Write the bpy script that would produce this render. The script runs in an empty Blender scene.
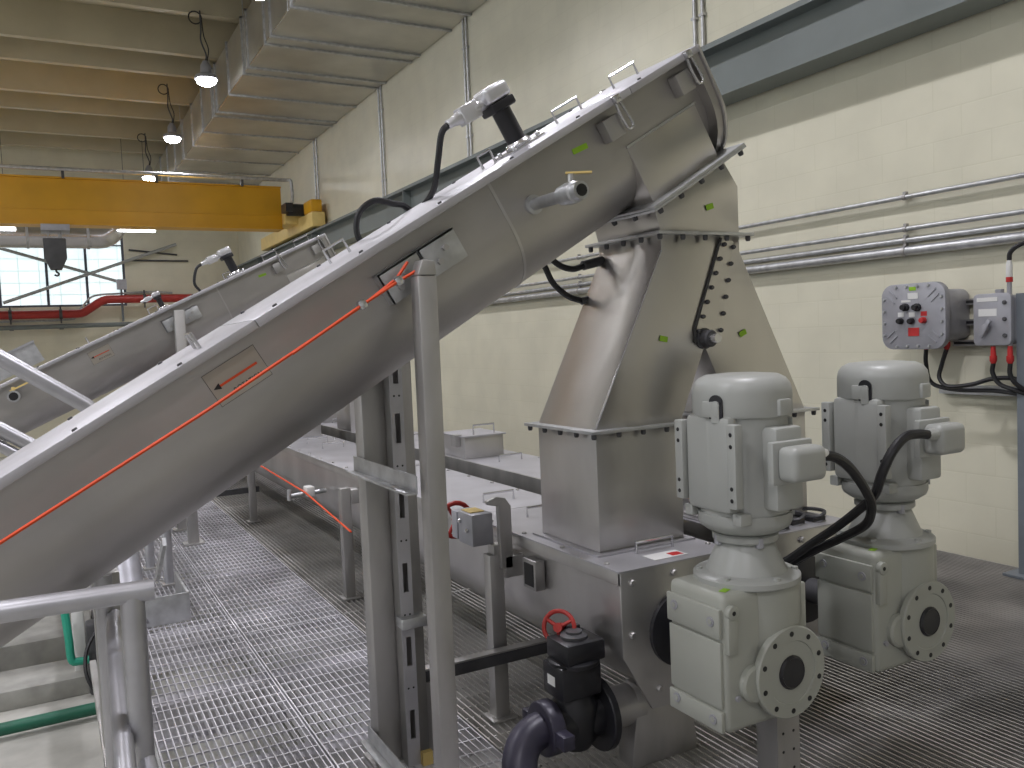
import bpy, bmesh, math, random
from mathutils import Matrix, Vector
random.seed(4)
SC = bpy.context.scene
COL = SC.collection
PI = math.pi
V = Vector

# ---------------------------------------------------------------- materials
def new_mat(name):
    m = bpy.data.materials.new(name); m.use_nodes = True
    nt = m.node_tree
    return m, nt, nt.nodes['Principled BSDF']

def noise_mix(nt, a, b, scale, detail=4, stretch=None, lo=.35, hi=.65):
    tc = nt.nodes.new('ShaderNodeTexCoord'); src = tc.outputs['Object']
    if stretch:
        mp = nt.nodes.new('ShaderNodeMapping'); mp.inputs['Scale'].default_value = stretch
        nt.links.new(src, mp.inputs['Vector']); src = mp.outputs['Vector']
    n = nt.nodes.new('ShaderNodeTexNoise'); n.inputs['Scale'].default_value = scale; n.inputs['Detail'].default_value = detail
    nt.links.new(src, n.inputs['Vector'])
    r = nt.nodes.new('ShaderNodeValToRGB')
    r.color_ramp.elements[0].position = lo; r.color_ramp.elements[1].position = hi
    r.color_ramp.elements[0].color = (*a, 1); r.color_ramp.elements[1].color = (*b, 1)
    nt.links.new(n.outputs['Fac'], r.inputs['Fac'])
    return r.outputs['Color'], n

def mat(name, col, rough=.5, metal=0., var=.08, scale=6, stretch=None, bump=0., spec=.5, rvar=0.):
    m, nt, b = new_mat(name)
    a = tuple(max(0, c*(1-var)) for c in col); c2 = tuple(min(1, c*(1+var)) for c in col)
    out, n = noise_mix(nt, a, c2, scale, stretch=stretch)
    nt.links.new(out, b.inputs['Base Color'])
    b.inputs['Roughness'].default_value = rough; b.inputs['Metallic'].default_value = metal
    b.inputs['Specular IOR Level'].default_value = spec
    if rvar:
        mr = nt.nodes.new('ShaderNodeMapRange'); mr.inputs['To Min'].default_value = rough-rvar; mr.inputs['To Max'].default_value = rough+rvar
        nt.links.new(n.outputs['Fac'], mr.inputs['Value']); nt.links.new(mr.outputs['Result'], b.inputs['Roughness'])
    if bump:
        bp = nt.nodes.new('ShaderNodeBump'); bp.inputs['Strength'].default_value = bump; bp.inputs['Distance'].default_value = .004
        nt.links.new(n.outputs['Fac'], bp.inputs['Height']); nt.links.new(bp.outputs['Normal'], b.inputs['Normal'])
    return m

def emit(name, col, strength):
    m, nt, b = new_mat(name)
    b.inputs['Base Color'].default_value = (*col, 1)
    b.inputs['Emission Color'].default_value = (*col, 1); b.inputs['Emission Strength'].default_value = strength
    return m

def block_wall(name, col, rough):
    m, nt, b = new_mat(name)
    tc = nt.nodes.new('ShaderNodeTexCoord'); sp = nt.nodes.new('ShaderNodeSeparateXYZ'); cb = nt.nodes.new('ShaderNodeCombineXYZ')
    nt.links.new(tc.outputs['Object'], sp.inputs['Vector'])
    ad = nt.nodes.new('ShaderNodeMath'); ad.operation = 'ADD'
    nt.links.new(sp.outputs['X'], ad.inputs[0]); nt.links.new(sp.outputs['Y'], ad.inputs[1])
    nt.links.new(ad.outputs[0], cb.inputs['X'])
    of = nt.nodes.new('ShaderNodeMath'); of.operation = 'ADD'; of.inputs[1].default_value = -.149+.2032*20
    nt.links.new(sp.outputs['Z'], of.inputs[0]); nt.links.new(of.outputs[0], cb.inputs['Y'])
    br = nt.nodes.new('ShaderNodeTexBrick')
    br.inputs['Scale'].default_value = 1; br.inputs['Brick Width'].default_value = .4064; br.inputs['Row Height'].default_value = .2032
    br.inputs['Mortar Size'].default_value = .006; br.inputs['Mortar Smooth'].default_value = .6
    br.offset = .5
    br.inputs['Color1'].default_value = (1, 1, 1, 1); br.inputs['Color2'].default_value = (.985, .985, .985, 1); br.inputs['Mortar'].default_value = (.955, .955, .94, 1)
    nt.links.new(cb.outputs[0], br.inputs['Vector'])
    out, n = noise_mix(nt, tuple(c*.95 for c in col), tuple(min(1, c*1.03) for c in col), 2.2)
    mx = nt.nodes.new('ShaderNodeMix'); mx.data_type = 'RGBA'; mx.blend_type = 'MULTIPLY'; mx.inputs[0].default_value = 1
    nt.links.new(out, mx.inputs[6]); nt.links.new(br.outputs['Color'], mx.inputs[7])
    nt.links.new(mx.outputs[2], b.inputs['Base Color'])
    n2 = nt.nodes.new('ShaderNodeTexNoise'); n2.inputs['Scale'].default_value = 26; n2.inputs['Detail'].default_value = 3
    nt.links.new(tc.outputs['Object'], n2.inputs['Vector'])
    m1 = nt.nodes.new('ShaderNodeMath'); m1.operation = 'MULTIPLY'; m1.inputs[1].default_value = -1.0
    nt.links.new(br.outputs['Fac'], m1.inputs[0])
    m2 = nt.nodes.new('ShaderNodeMath'); m2.operation = 'MULTIPLY_ADD'; m2.inputs[1].default_value = .35
    nt.links.new(n2.outputs['Fac'], m2.inputs[0]); nt.links.new(m1.outputs[0], m2.inputs[2])
    bp = nt.nodes.new('ShaderNodeBump'); bp.inputs['Strength'].default_value = .16; bp.inputs['Distance'].default_value = .004
    nt.links.new(m2.outputs[0], bp.inputs['Height']); nt.links.new(bp.outputs['Normal'], b.inputs['Normal'])
    b.inputs['Roughness'].default_value = rough
    return m

MT = {}
MT['wall'] = block_wall('painted_block', (.80, .77, .615), .36)
MT['wall_grey'] = block_wall('grey_painted_block', (.80, .81, .82), .45)
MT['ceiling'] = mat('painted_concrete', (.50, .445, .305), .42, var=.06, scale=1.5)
MT['concrete'] = mat('concrete', (.46, .45, .41), .75, var=.14, scale=3, bump=.2)
MT['curb'] = mat('curb_concrete', (.36, .355, .325), .8, var=.15, scale=5, bump=.2)
MT['steel'] = mat('stainless', (.56, .55, .54), .40, .92, var=.10, scale=3.5, stretch=(1, 1, .5), rvar=.07)
MT['steel_side'] = mat('stainless_trough', (.47, .455, .44), .44, .9, var=.12, scale=2.6, stretch=(.6, 1, 1.4), rvar=.06)
MT['lid'] = mat('stainless_cover', (.55, .545, .575), .48, .75, var=.07, scale=5, rvar=.05)
MT['hopper'] = mat('stainless_hopper', (.62, .60, .57), .29, .93, var=.05, scale=3.0, stretch=(1, 1, .4), rvar=.03)
MT['bright'] = mat('polished_steel', (.68, .68, .70), .25, .95, var=.04)
MT['post'] = mat('mill_steel', (.46, .45, .44), .46, .8, var=.14, scale=7, stretch=(1, 1, .3), rvar=.06)
MT['galv'] = mat('galvanised', (.55, .56, .57), .42, .85, var=.14, scale=14)
MT['grate'] = mat('grating_steel', (.76, .75, .785), .45, .7, var=.22, scale=2.2)
MT['grate_fine'] = mat('grating_dull', (.50, .485, .465), .5, .7, var=.3, scale=1.6)
MT['rail'] = mat('aluminium_pipe', (.50, .50, .53), .40, .75, var=.06, scale=12)
MT['duct'] = mat('sheet_duct', (.56, .545, .50), .36, .85, var=.13, scale=1.2, rvar=.08)
MT['motor'] = mat('motor_paint', (.405, .415, .395), .38, 0, var=.03, scale=4)
MT['motor_b'] = mat('gearbox_paint', (.40, .41, .365), .42, 0, var=.03, scale=4)
MT['black'] = mat('black_rubber', (.012, .012, .014), .45, 0, var=.2)
MT['blackmetal'] = mat('black_paint', (.022, .022, .026), .35, .1, var=.2)
MT['darkgrey'] = mat('dark_grey', (.08, .08, .085), .5, .2, var=.15)
MT['valvepurple'] = mat('coated_pipe', (.045, .042, .065), .38, .1, var=.15)
MT['yellow'] = mat('crane_yellow', (.72, .37, .012), .40, 0, var=.05, scale=2)
MT['paleyellow'] = mat('faded_yellow', (.85, .64, .24), .45, 0, var=.05)
MT['red'] = mat('red_paint', (.42, .035, .028), .42, 0, var=.1)
MT['orange'] = mat('orange_cord', (.78, .085, .018), .5, 0, var=.06)
MT['green'] = mat('green_pipe', (.012, .12, .07), .45, 0, var=.1)
MT['teal'] = mat('teal_pipe', (.03, .36, .24), .5, 0, var=.1)
MT['beam'] = mat('beam_paint', (.19, .215, .21), .5, 0, var=.06, scale=2)
MT['column'] = mat('column_paint', (.20, .225, .25), .5, 0, var=.06)
MT['brace'] = mat('brace_paint', (.40, .41, .40), .5, 0, var=.06)
MT['tag'] = mat('green_tape', (.30, .55, .03), .6, 0, var=.1)
MT['white'] = mat('white_plastic', (.78, .78, .76), .5, 0, var=.03)
MT['castgrey'] = mat('cast_grey', (.40, .40, .435), .45, .3, var=.06, scale=12)
MT['redlabel'] = mat('red_label', (.55, .03, .03), .5, 0, var=.05)
MT['decal'] = mat('decal_film', (.50, .46, .40), .45, .6, var=.05)
MT['hosegland'] = mat('gland_metal', (.72, .72, .74), .35, .6, var=.05)
MT['sealant'] = mat('grey_sealant', (.05, .05, .05), .6, 0)
MT['lamp'] = emit('lamp_lens', (.95, .95, 1.0), 55)
MT['strip'] = emit('strip_tube', (.95, .97, 1.0), 9)
MT['frame'] = mat('window_frame', (.10, .11, .14), .5, .2)

def window_mat(name, k):
    m, nt, b = new_mat(name)
    tc = nt.nodes.new('ShaderNodeTexCoord'); sp = nt.nodes.new('ShaderNodeSeparateXYZ'); cb = nt.nodes.new('ShaderNodeCombineXYZ')
    nt.links.new(tc.outputs['Object'], sp.inputs[0]); nt.links.new(sp.outputs['X'], cb.inputs['X']); nt.links.new(sp.outputs['Z'], cb.inputs['Y'])
    br = nt.nodes.new('ShaderNodeTexBrick'); br.offset = 0
    br.inputs['Scale'].default_value = 1; br.inputs['Brick Width'].default_value = .5; br.inputs['Row Height'].default_value = .33; br.inputs['Mortar Size'].default_value = .012
    br.inputs['Color1'].default_value = (.82, .96, 1, 1); br.inputs['Color2'].default_value = (.90, .99, 1, 1); br.inputs['Mortar'].default_value = (.50, .66, .66, 1)
    nt.links.new(cb.outputs[0], br.inputs['Vector'])
    nt.links.new(br.outputs['Color'], b.inputs['Emission Color']); nt.links.new(br.outputs['Color'], b.inputs['Base Color'])
    b.inputs['Emission Strength'].default_value = k
    b.inputs['Roughness'].default_value = .4
    return m
MT['window'] = window_mat('daylit_panel', .98); MT['window_added'] = window_mat('added_glow_panel', 1.6)

# ---------------------------------------------------------------- geometry helper
ROOTM = {}
def catmull(pts, k=6, closed=False):
    P = [V(p) for p in pts]; n = len(P); out = []
    if n < 3: return P
    rng = range(n if closed else n-1)
    for i in rng:
        p1, p2 = P[i], P[(i+1) % n]
        p0 = P[i-1] if (i > 0 or closed) else p1*2-p2
        p3 = P[(i+2) % n] if (i+2 < n or closed) else p2*2-p1
        for j in range(k):
            t = j/k
            out.append(.5*((2*p1)+(-p0+p2)*t+(2*p0-5*p1+4*p2-p3)*t*t+(-p0+3*p1-3*p2+p3)*t**3))
    if not closed: out.append(P[-1])
    return out

class G:
    def __init__(s): s.v = []; s.f = []
    def add(s, vs, fs):
        o = len(s.v); s.v += [V(v) for v in vs]; s.f += [tuple(i+o for i in f) for f in fs]; return s
    def box(s, x0, x1, y0, y1, z0, z1):
        vs = [(x, y, z) for x in (x0, x1) for y in (y0, y1) for z in (z0, z1)]
        return s.add(vs, [(0, 1, 3, 2), (4, 6, 7, 5), (0, 4, 5, 1), (2, 3, 7, 6), (0, 2, 6, 4), (1, 5, 7, 3)])
    def obox(s, c, size, m):
        c = V(c); vs = [c+m @ V((x*size[0]/2, y*size[1]/2, z*size[2]/2)) for x in (-1, 1) for y in (-1, 1) for z in (-1, 1)]
        return s.add(vs, [(0, 1, 3, 2), (4, 6, 7, 5), (0, 4, 5, 1), (2, 3, 7, 6), (0, 2, 6, 4), (1, 5, 7, 3)])
    def ring(s, c, ax, r, n, rx=None):
        ax = V(ax).normalized(); u = ax.orthogonal().normalized() if rx is None else V(rx); w = ax.cross(u)
        return [V(c)+u*(r*math.cos(2*PI*i/n))+w*(r*math.sin(2*PI*i/n)) for i in range(n)]
    def lathe(s, prof, o, ax, n=24):
        o = V(o); ax = V(ax).normalized(); u = ax.orthogonal().normalized()
        vs = []; fs = []
        for r, h in prof: vs += s.ring(o+ax*h, ax, max(r, 1e-4), n, u)
        for k in range(len(prof)-1):
            for i in range(n):
                j = (i+1) % n; fs.append((k*n+i, k*n+j, (k+1)*n+j, (k+1)*n+i))
        fs.append(tuple(range(n-1, -1, -1))); fs.append(tuple((len(prof)-1)*n+i for i in range(n)))
        return s.add(vs, fs)
    def cyl(s, a, b, r, r1=None, n=16):
        a, b = V(a), V(b); return s.lathe([(r, 0), (r if r1 is None else r1, (b-a).length)], a, b-a, n)
    def tube(s, pts, r, n=8, smooth=0, closed=False):
        P = catmull(pts, smooth, closed) if smooth else [V(p) for p in pts]
        vs = []; fs = []; N = len(P); u = None
        for i, p in enumerate(P):
            a = P[(i-1) % N] if (i > 0 or closed) else P[i]; b = P[(i+1) % N] if (i < N-1 or closed) else P[i]
            t = (b-a).normalized()
            u = t.orthogonal().normalized() if u is None else (u-t*u.dot(t)).normalized()
            vs += s.ring(p, t, r, n, u)
        for k in range(N if closed else N-1):
            for i in range(n):
                j = (i+1) % n; k2 = (k+1) % N
                fs.append((k*n+i, k*n+j, k2*n+j, k2*n+i))
        if not closed: fs.append(tuple(range(n-1, -1, -1))); fs.append(tuple((N-1)*n+i for i in range(n)))
        return s.add(vs, fs)
    def prism(s, poly, vec):
        n = len(poly); vec = V(vec); vs = [V(p) for p in poly]+[V(p)+vec for p in poly]
        fs = [tuple(range(n-1, -1, -1)), tuple(range(n, 2*n))]+[(i, (i+1) % n, n+(i+1) % n, n+i) for i in range(n)]
        return s.add(vs, fs)
    def xz(s, poly, y0, y1): return s.prism([(x, y0, z) for x, z in poly], (0, y1-y0, 0))
    def yz(s, poly, x0, x1): return s.prism([(x0, y, z) for y, z in poly], (x1-x0, 0, 0))
    def xy(s, poly, z0, z1): return s.prism([(x, y, z0) for x, y in poly], (0, 0, z1-z0))
    def frame_x(s, x0, x1, y0, y1, z0, z1, w):   # rectangular ring flange lying in xy
        s.box(x0, x1, y0, y0+w, z0, z1); s.box(x0, x1, y1-w, y1, z0, z1)
        s.box(x0, x0+w, y0+w, y1-w, z0, z1); s.box(x1-w, x1, y0+w, y1-w, z0, z1); return s
    def build(s, name, m, parent=None, bevel=0., local=False, smooth=True, seg=2):
        vs = s.v
        if parent is not None and not local:
            inv = ROOTM[parent.name].inverted(); vs = [inv @ v for v in vs]
        me = bpy.data.meshes.new(name)
        me.from_pydata([tuple(v) for v in vs], [], s.f)
        bm = bmesh.new(); bm.from_mesh(me)
        bmesh.ops.recalc_face_normals(bm, faces=bm.faces)
        if bevel:
            es = [e for e in bm.edges if len(e.link_faces) == 2 and e.calc_face_angle(0) > .6]
            bmesh.ops.bevel(bm, geom=es, offset=bevel, segments=seg, affect='EDGES', profile=.5, clamp_overlap=True)
        bm.to_mesh(me); bm.free()
        if smooth:
            for p in me.polygons: p.use_smooth = True
            me.set_sharp_from_angle(angle=math.radians(35))
        me.materials.append(MT[m] if isinstance(m, str) else m)
        o = bpy.data.objects.new(name, me); COL.objects.link(o)
        if parent is not None: o.parent = parent; ROOTM[o.name] = ROOTM[parent.name]
        else: ROOTM[o.name] = Matrix.Identity(4)
        return o

def tag(o, label, cat, group=None):
    o['label'] = label; o['category'] = cat
    if group: o['group'] = group
    return o
def struct(o): o['kind'] = 'structure'; return o
def thing(name, label, cat, loc=(0, 0, 0), rot=(0, 0, 0), group=None):
    o = bpy.data.objects.new(name, None); COL.objects.link(o); o.empty_display_size = .1
    o.location = loc; o.rotation_euler = rot
    from mathutils import Euler
    ROOTM[o.name] = Matrix.Translation(V(loc)) @ Euler(rot).to_matrix().to_4x4()
    return tag(o, label, cat, group)
def copy_tree(o, parent=None):
    c = o.copy(); COL.objects.link(c)
    if parent is not None: c.parent = parent
    for ch in list(o.children): copy_tree(ch, c)
    return c
def copy_part(o, parent, offset):
    """another part with the same mesh, moved inside its thing"""
    c = o.copy(); COL.objects.link(c); c.parent = parent; c.location = V(o.location)+V(offset)
    ROOTM[c.name] = ROOTM[parent.name]
    return c
def bolts(name, m, parent, pts, ax, r, h, local=False, n=8):
    """one mesh, copied to every position"""
    first = None
    R = ROOTM[parent.name]
    for p in pts:
        p = V(p)
        lp = p if local else R.inverted() @ p
        if first is None:
            a = V(ax) if local else R.inverted().to_3x3() @ V(ax)
            g = G(); g.lathe([(r, 0), (r, h*.7), (r*.75, h)], (0, 0, 0), a, n)
            first = g.build(name, m, parent, local=True); first.location = lp
        else:
            c = first.copy(); COL.objects.link(c); c.parent = parent; c.location = lp; ROOTM[c.name] = R

# ---------------------------------------------------------------- camera (1.6 m above the grating)
RM = [[0.8767734848, -0.4790238742, -0.0424780441], [-0.0638136187, -0.0283403808, -0.9975593440], [0.4766508979, 0.8773442601, -0.0554163413]]
cam_d = bpy.data.cameras.new('camera'); cam = bpy.data.objects.new('camera', cam_d); COL.objects.link(cam)
cam_d.sensor_width = 36; cam_d.lens = 855/1024*36; cam_d.clip_start = .05; cam_d.clip_end = 200
cm = Matrix(((RM[0][0], -RM[1][0], -RM[2][0], 0), (RM[0][1], -RM[1][1], -RM[2][1], 0), (RM[0][2], -RM[1][2], -RM[2][2], 1.6), (0, 0, 0, 1)))
cam.matrix_world = cm
SC.camera = cam

# ---------------------------------------------------------------- room shell
XW, XL, YF, YB, ZT, ZB = 5.378, -9.0, 27.0, -6.0, 7.75, -1.09
struct(G().box(XW, XW+.3, YB-.3, YF+.3, ZB, ZT).build('wall_right', 'wall'))
g = G(); LY0, LY1, LZ0, LZ1 = 1.0, 9.0, 2.6, 5.6
g.box(XL-.3, XL, YB-.3, LY0, ZB, ZT); g.box(XL-.3, XL, LY1, YF+.3, ZB, ZT); g.box(XL-.3, XL, LY0, LY1, ZB, LZ0); g.box(XL-.3, XL, LY0, LY1, LZ1, ZT)
struct(g.build('wall_left', 'wall_grey'))
w2 = struct(G().box(XL-.15, XL-.11, LY0, LY1, LZ0, LZ1).build('added_window', 'window_added'))  # unseen glowing window, added to light the left-facing surfaces
g = G()
for i in range(6): y = LY0+.03+(LY1-LY0-.06)*i/5; g.box(XL-.11, XL-.05, y-.03, y+.03, LZ0, LZ1)
for z in (LZ0+.03, LZ1-.03): g.box(XL-.11, XL-.055, LY0, LY1, z-.03, z+.03)
g.build('window_frame', 'frame', w2)
struct(G().box(XL, XW, YB-.3, YB, ZB, ZT).build('wall_back', 'wall_grey'))
WX0, WX1, WZ0, WZ1 = -1.0, 2.17, 2.96, 5.15
g = G(); g.box(XL, WX0, YF, YF+.3, ZB, ZT); g.box(WX1, XW, YF, YF+.3, ZB, ZT)
g.box(WX0, WX1, YF, YF+.3, ZB, WZ0); g.box(WX0, WX1, YF, YF+.3, WZ1, ZT)
struct(g.build('wall_far', 'wall'))
struct(G().box(XL, XW, YB, YF, ZB-.2, ZB).build('floor', 'concrete'))
# precast double-tee roof: slab with stems across the hall
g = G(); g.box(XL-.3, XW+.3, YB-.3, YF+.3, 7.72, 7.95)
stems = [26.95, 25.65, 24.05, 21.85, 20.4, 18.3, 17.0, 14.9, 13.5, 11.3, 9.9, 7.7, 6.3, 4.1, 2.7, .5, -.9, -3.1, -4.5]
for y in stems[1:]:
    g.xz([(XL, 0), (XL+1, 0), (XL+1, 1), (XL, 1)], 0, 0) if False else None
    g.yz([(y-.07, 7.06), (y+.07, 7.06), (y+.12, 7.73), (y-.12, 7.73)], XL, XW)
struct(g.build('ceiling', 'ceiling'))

# window in the far wall
w = G(); w.box(WX0, WX1, YF+.10, YF+.14, WZ0, WZ1)
win = struct(w.build('window_1', 'window'))
w = G()
for x in (WX0+.03, .18, 1.17, WX1-.03): w.box(x-.035, x+.035, YF+.04, YF+.11, WZ0, WZ1)
for z in (WZ0+.03, WZ1-.03): w.box(WX0, WX1, YF+.045, YF+.105, z-.03, z+.03)
w.box(WX0, WX1, YF+.06, YF+.10, 4.66, 4.70)
w.build('window_frame', 'frame', win)

# ---------------------------------------------------------------- grating platform
def grating(name, x0, x1, y0, y1, m, pitch=.030, rod=.1016, t=.0045, zr=-.002):
    g = G(); n = int((x1-x0)/pitch)
    for i in range(n+1): g.box(x0+i*pitch-t/2, x0+i*pitch+t/2, y0, y1, -.030, 0)
    k = int((y1-y0)/rod)
    for i in range(k+1): g.box(x0, x1, y0+i*rod-.0035, y0+i*rod+.0035, zr-.008, zr)
    for x in (x0, x1): g.box(x-.003, x+.003, y0, y1, -.032, .001)
    for y in (y0, y1): g.box(x0, x1, y-.003, y+.003, -.032, .001)
    o = g.build(name, m, smooth=False); o['kind'] = 'structure'; return o
YS = [.9, 4.9, 8.9, 12.9]
for a, b in zip(YS[:-1], YS[1:]):
    grating('floor_grating', .30, .86, a+.006, b-.006, 'grate')
    grating('floor_grating', .875, 1.44, a+.006, b-.006, 'grate')
    grating('floor_grating', 1.455, 5.33, a+.006, b-.006, 'grate_fine', t=.0065, zr=-.014)
# beams under the grating (seen through the cells)
g = G()
for y in (1.2, 2.3, 3.4, 4.25, 5.3, 6.4, 7.5, 8.6, 9.7, 10.8, 11.9, 12.8):
    g.box(.28, 5.33, y-.06, y+.06, -.05, -.034); g.box(.28, 5.33, y-.006, y+.006, -.22, -.05); g.box(.28, 5.33, y-.06, y+.06, -.235, -.22)
for x in (.30, 1.445, 3.3, 5.28):
    g.box(x-.05, x+.05, .9, 12.9, -.30, -.236); 
for x in (.30, 2.4, 5.2):
    for y in (1.2, 5.3, 9.7, 12.8): g.box(x-.05, x+.05, y-.05, y+.05, ZB, -.30)
tag(struct(g.build('floor_framing', 'grate')), 'steel framing under the grating floor', 'framing')
g = G(); g.box(.285, .292, .9, 12.9, -.12, .012)
struct(g.build('trim_1', 'galv'))

# lower level at the left: kerbs and pipes
g = G(); g.box(-6, .18, 7.5, 8.02, ZB, -.94); tag(struct(g.build('kerb', 'curb', bevel=.01)), 'concrete kerb on the lower floor', 'kerb')
g = G(); g.box(-6, .22, 8.45, 9.9, ZB, -.87); tag(struct(g.build('kerb', 'curb', bevel=.01)), 'second concrete kerb on the lower floor', 'kerb')
t = G(); t.cyl((-6, 6.86, -1.01), (.2, 6.95, -1.01), .045)
tag(t.build('floor_pipe', 'green'), 'dark green pipe lying along the lower floor at bottom left', 'pipe')
t = G(); t.tube([(.0, 7.42, -.30), (.02, 7.4, -.58), (.03, 7.38, -.75), (.08, 7.38, -.775), (.15, 7.38, -.775)], .03, 10, smooth=5)
tag(t.build('drain_pipe', 'teal'), 'teal pipe elbow dropping beside the handrail at bottom left', 'pipe')
t = G(); t.tube([(.20, 7.3, -.55), (.13, 7.2, -.66), (.12, 7.1, -.80), (.18, 7.05, -.94), (.28, 7.05, -1.07)], .014, 8, smooth=6)
tag(t.build('floor_cable', 'black'), 'black cable looping beside the handrail post at bottom left', 'cable')
t = thing('pump_unit', 'grey pump casing behind the teal pipe at bottom left', 'pump', (.13, 7.35, ZB))
G().box(.14, .26, 7.42, 7.62, ZB, -.52).build('casing', 'darkgrey', t, bevel=.03)
G().box(.05, .14, 7.66, 7.75, ZB, -.42).build('cover', 'white', t, bevel=.01)

# ---------------------------------------------------------------- horizontal screw conveyors
def horiz(x0, x1, yn, label, near_legs):
    xc = (x0+x1)/2
    t = thing('screw_conveyor', label, 'screw conveyor', (xc, yn, 0), group=None)
    zt, zc, r, yf = .775, .53, (x1-x0)/2-.015, 12.4
    prof = [(x0+.015, zt-.006)]+[(xc-r*math.cos(a), zc-r*math.sin(a)) for a in [i*PI/16 for i in range(17)]]+[(x1-.015, zt-.006)]
    G().xz(prof, yn+.012, yf).build('trough', 'steel', t)
    g = G()
    for s, x in ((1, x0), (-1, x1)):
        g.box(min(x, x+s*.016), max(x, x+s*.016), yn, yf, zt-.055, zt-.004)
    g.build('side_rail', 'steel', t, bevel=.002)
    # covers with a joint every 2.4 m
    ys = [yn-.012, 3.58, 5.2, 6.85, 8.5, 10.2, yf]
    for i, (a, b) in enumerate(zip(ys[:-1], ys[1:])):
        c = G().box(x0-.012, x1+.012, a, b-.004, zt-.004, zt+.002).build('cover', 'lid', t)
        hy = [a+.22, b-.22] if i else [a+.165, b-.22]
        for y in hy:
            hx = x0+.27 if y > 3 else xc+.02
            G().tube([(hx-.085, y, zt), (hx-.085, y, zt+.045), (hx+.085, y, zt+.045), (hx+.085, y, zt)], .006, 8).build('handle', 'bright', c)
    pts = []
    k = 0
    y = yn+.1
    while y < 7.5:
        pts += [(x0+.016, y, zt+.002), (x1-.016, y, zt+.002)]; y += .3
    bolts('bolt', 'post', t, pts, (0, 0, 1), .010, .008)
    # chamfered end plate, bolts and shaft seal
    ep = [(x0, zt), (x1, zt), (x1, .47), (xc+.13, .26), (xc-.13, .26), (x0, .47)]
    G().xz(ep, yn-.002, yn+.014).build('end_plate', 'steel', t, bevel=.002)
    bolts('bolt', 'post', t, [(x, yn-.002, z) for x, z in ((x0+.045, .73), (xc-.02, .735), (x1-.045, .73), (x0+.04, .545), (x1-.04, .545), (xc-.10, .33), (xc+.10, .33))], (0, -1, 0), .013, .014)
    G().lathe([(.135, 0), (.135, .02), (.10, .03)], (xc, yn, .53), (0, -1, 0), 28).build('seal_housing', 'blackmetal', t)
    G().cyl((xc, yn, .53), (xc, yn-.19, .53), .05, n=20).build('shaft', 'darkgrey', t)
    # saddle feet and legs along the near side
    for y in (yn+.10, 11.0):
        G().xz([(xc-.15, 0), (xc+.15, 0), (xc+.15, .05), (xc+.11, .30), (xc-.11, .30), (xc-.15, .05)], y, y+.09).build('saddle_foot', 'post', t, bevel=.004)
    for y in near_legs:
        l = G(); l.box(x0-.135, x0-.07, y-.03, y+.03, 0, .70)
        l.box(x0-.16, x0-.045, y-.055, y+.055, 0, .012)
        l.build('leg', 'post', t, bevel=.004)
        G().box(x0-.072, x0+.03, y-.05, y+.05, .60, .69).build('leg_bracket', 'steel', t, bevel=.003)
    return t
hc1 = horiz(1.69, 2.19, 2.39, 'near horizontal stainless screw conveyor trough under the steel hopper', (3.15, 5.18, 8.02))
hc2 = horiz(2.40, 2.89, 2.45, 'rear horizontal stainless screw conveyor trough beside the yellow block wall', ())
# shallow angle rail standing on the near edge of the rear trough
G().box(2.372, 2.386, 3.1, 12.2, .70, .80).build('side_angle', 'post', hc2)
# white label on the near cover
G().box(1.87, 2.02, 2.425, 2.50, .7775, .7785).build('label_plate', 'white', hc1)
G().box(1.96, 2.01, 2.435, 2.475, .7787, .7792).build('label_mark', 'redlabel', hc1)
# unistrut stub and toggle latches
G().box(1.655, 1.70, 2.92, 3.02, .58, .70).build('channel_stub', 'post', hc1, bevel=.003)
G().box(1.652, 1.656, 2.935, 3.005, .595, .685).build('channel_recess', 'black', hc1)
for (x, y) in ((2.56, 2.53), (2.68, 2.56), (2.79, 2.55)):
    l = G(); l.box(x-.035, x+.035, y-.05, y+.05, .777, .795); l.tube([(x-.03, y-.06, .80), (x+.03, y-.05, .815), (x+.035, y+.05, .81), (x-.03, y+.06, .80)], .008, 6, smooth=4, closed=True)
    l.build('latch', 'darkgrey', hc2)
# inspection hatches on the rear trough
for y in (5.45, 9.0):
    h = G().box(2.47, 2.77, y-.19, y+.19, .777, .925).build('inspection_hatch', 'steel', hc2, bevel=.003)
    G().box(2.455, 2.785, y-.205, y+.205, .925, .934).build('hatch_lid', 'lid', h)
    G().tube([(2.56, y-.15, .934), (2.56, y-.15, 1.0), (2.72, y-.15, 1.0), (2.72, y-.15, .934)], .007, 8).build('handle', 'bright', h)
    G().box(2.43, 2.48, y-.13, y-.05, .86, .94).build('hatch_latch', 'post', h)

# pull cord along the near trough, and its switch
g = G().tube([(1.53, 4.9, .48), (1.53, 5.9, .575), (1.535, 7.2, .60), (1.54, 9.5, .62)], .006, 6)
pc = tag(g.build('pull_cord', 'orange'), 'orange pull cord running along the near horizontal trough', 'cord')
s = thing('cord_anchor', 'pale clamp with eye bolt on the orange cord beside the near trough', 'clamp', (1.58, 5.95, .55))
G().cyl((1.44, 5.95, .555), (1.69, 5.95, .565), .016).build('stud', 'galv', s)
G().box(1.54, 1.60, 5.90, 6.0, .54, .61).build('clamp_body', 'white', s, bevel=.01)
G().cyl((1.43, 5.95, .525), (1.43, 5.95, .60), .016, n=10).build('eye_nut', 'galv', s)
g = G().box(1.20, 1.655, 8.01, 8.05, .27, .32)
tag(g.build('brace_bar', 'darkgrey'), 'dark bar bracing the far trough leg above the grating', 'bar')

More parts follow.
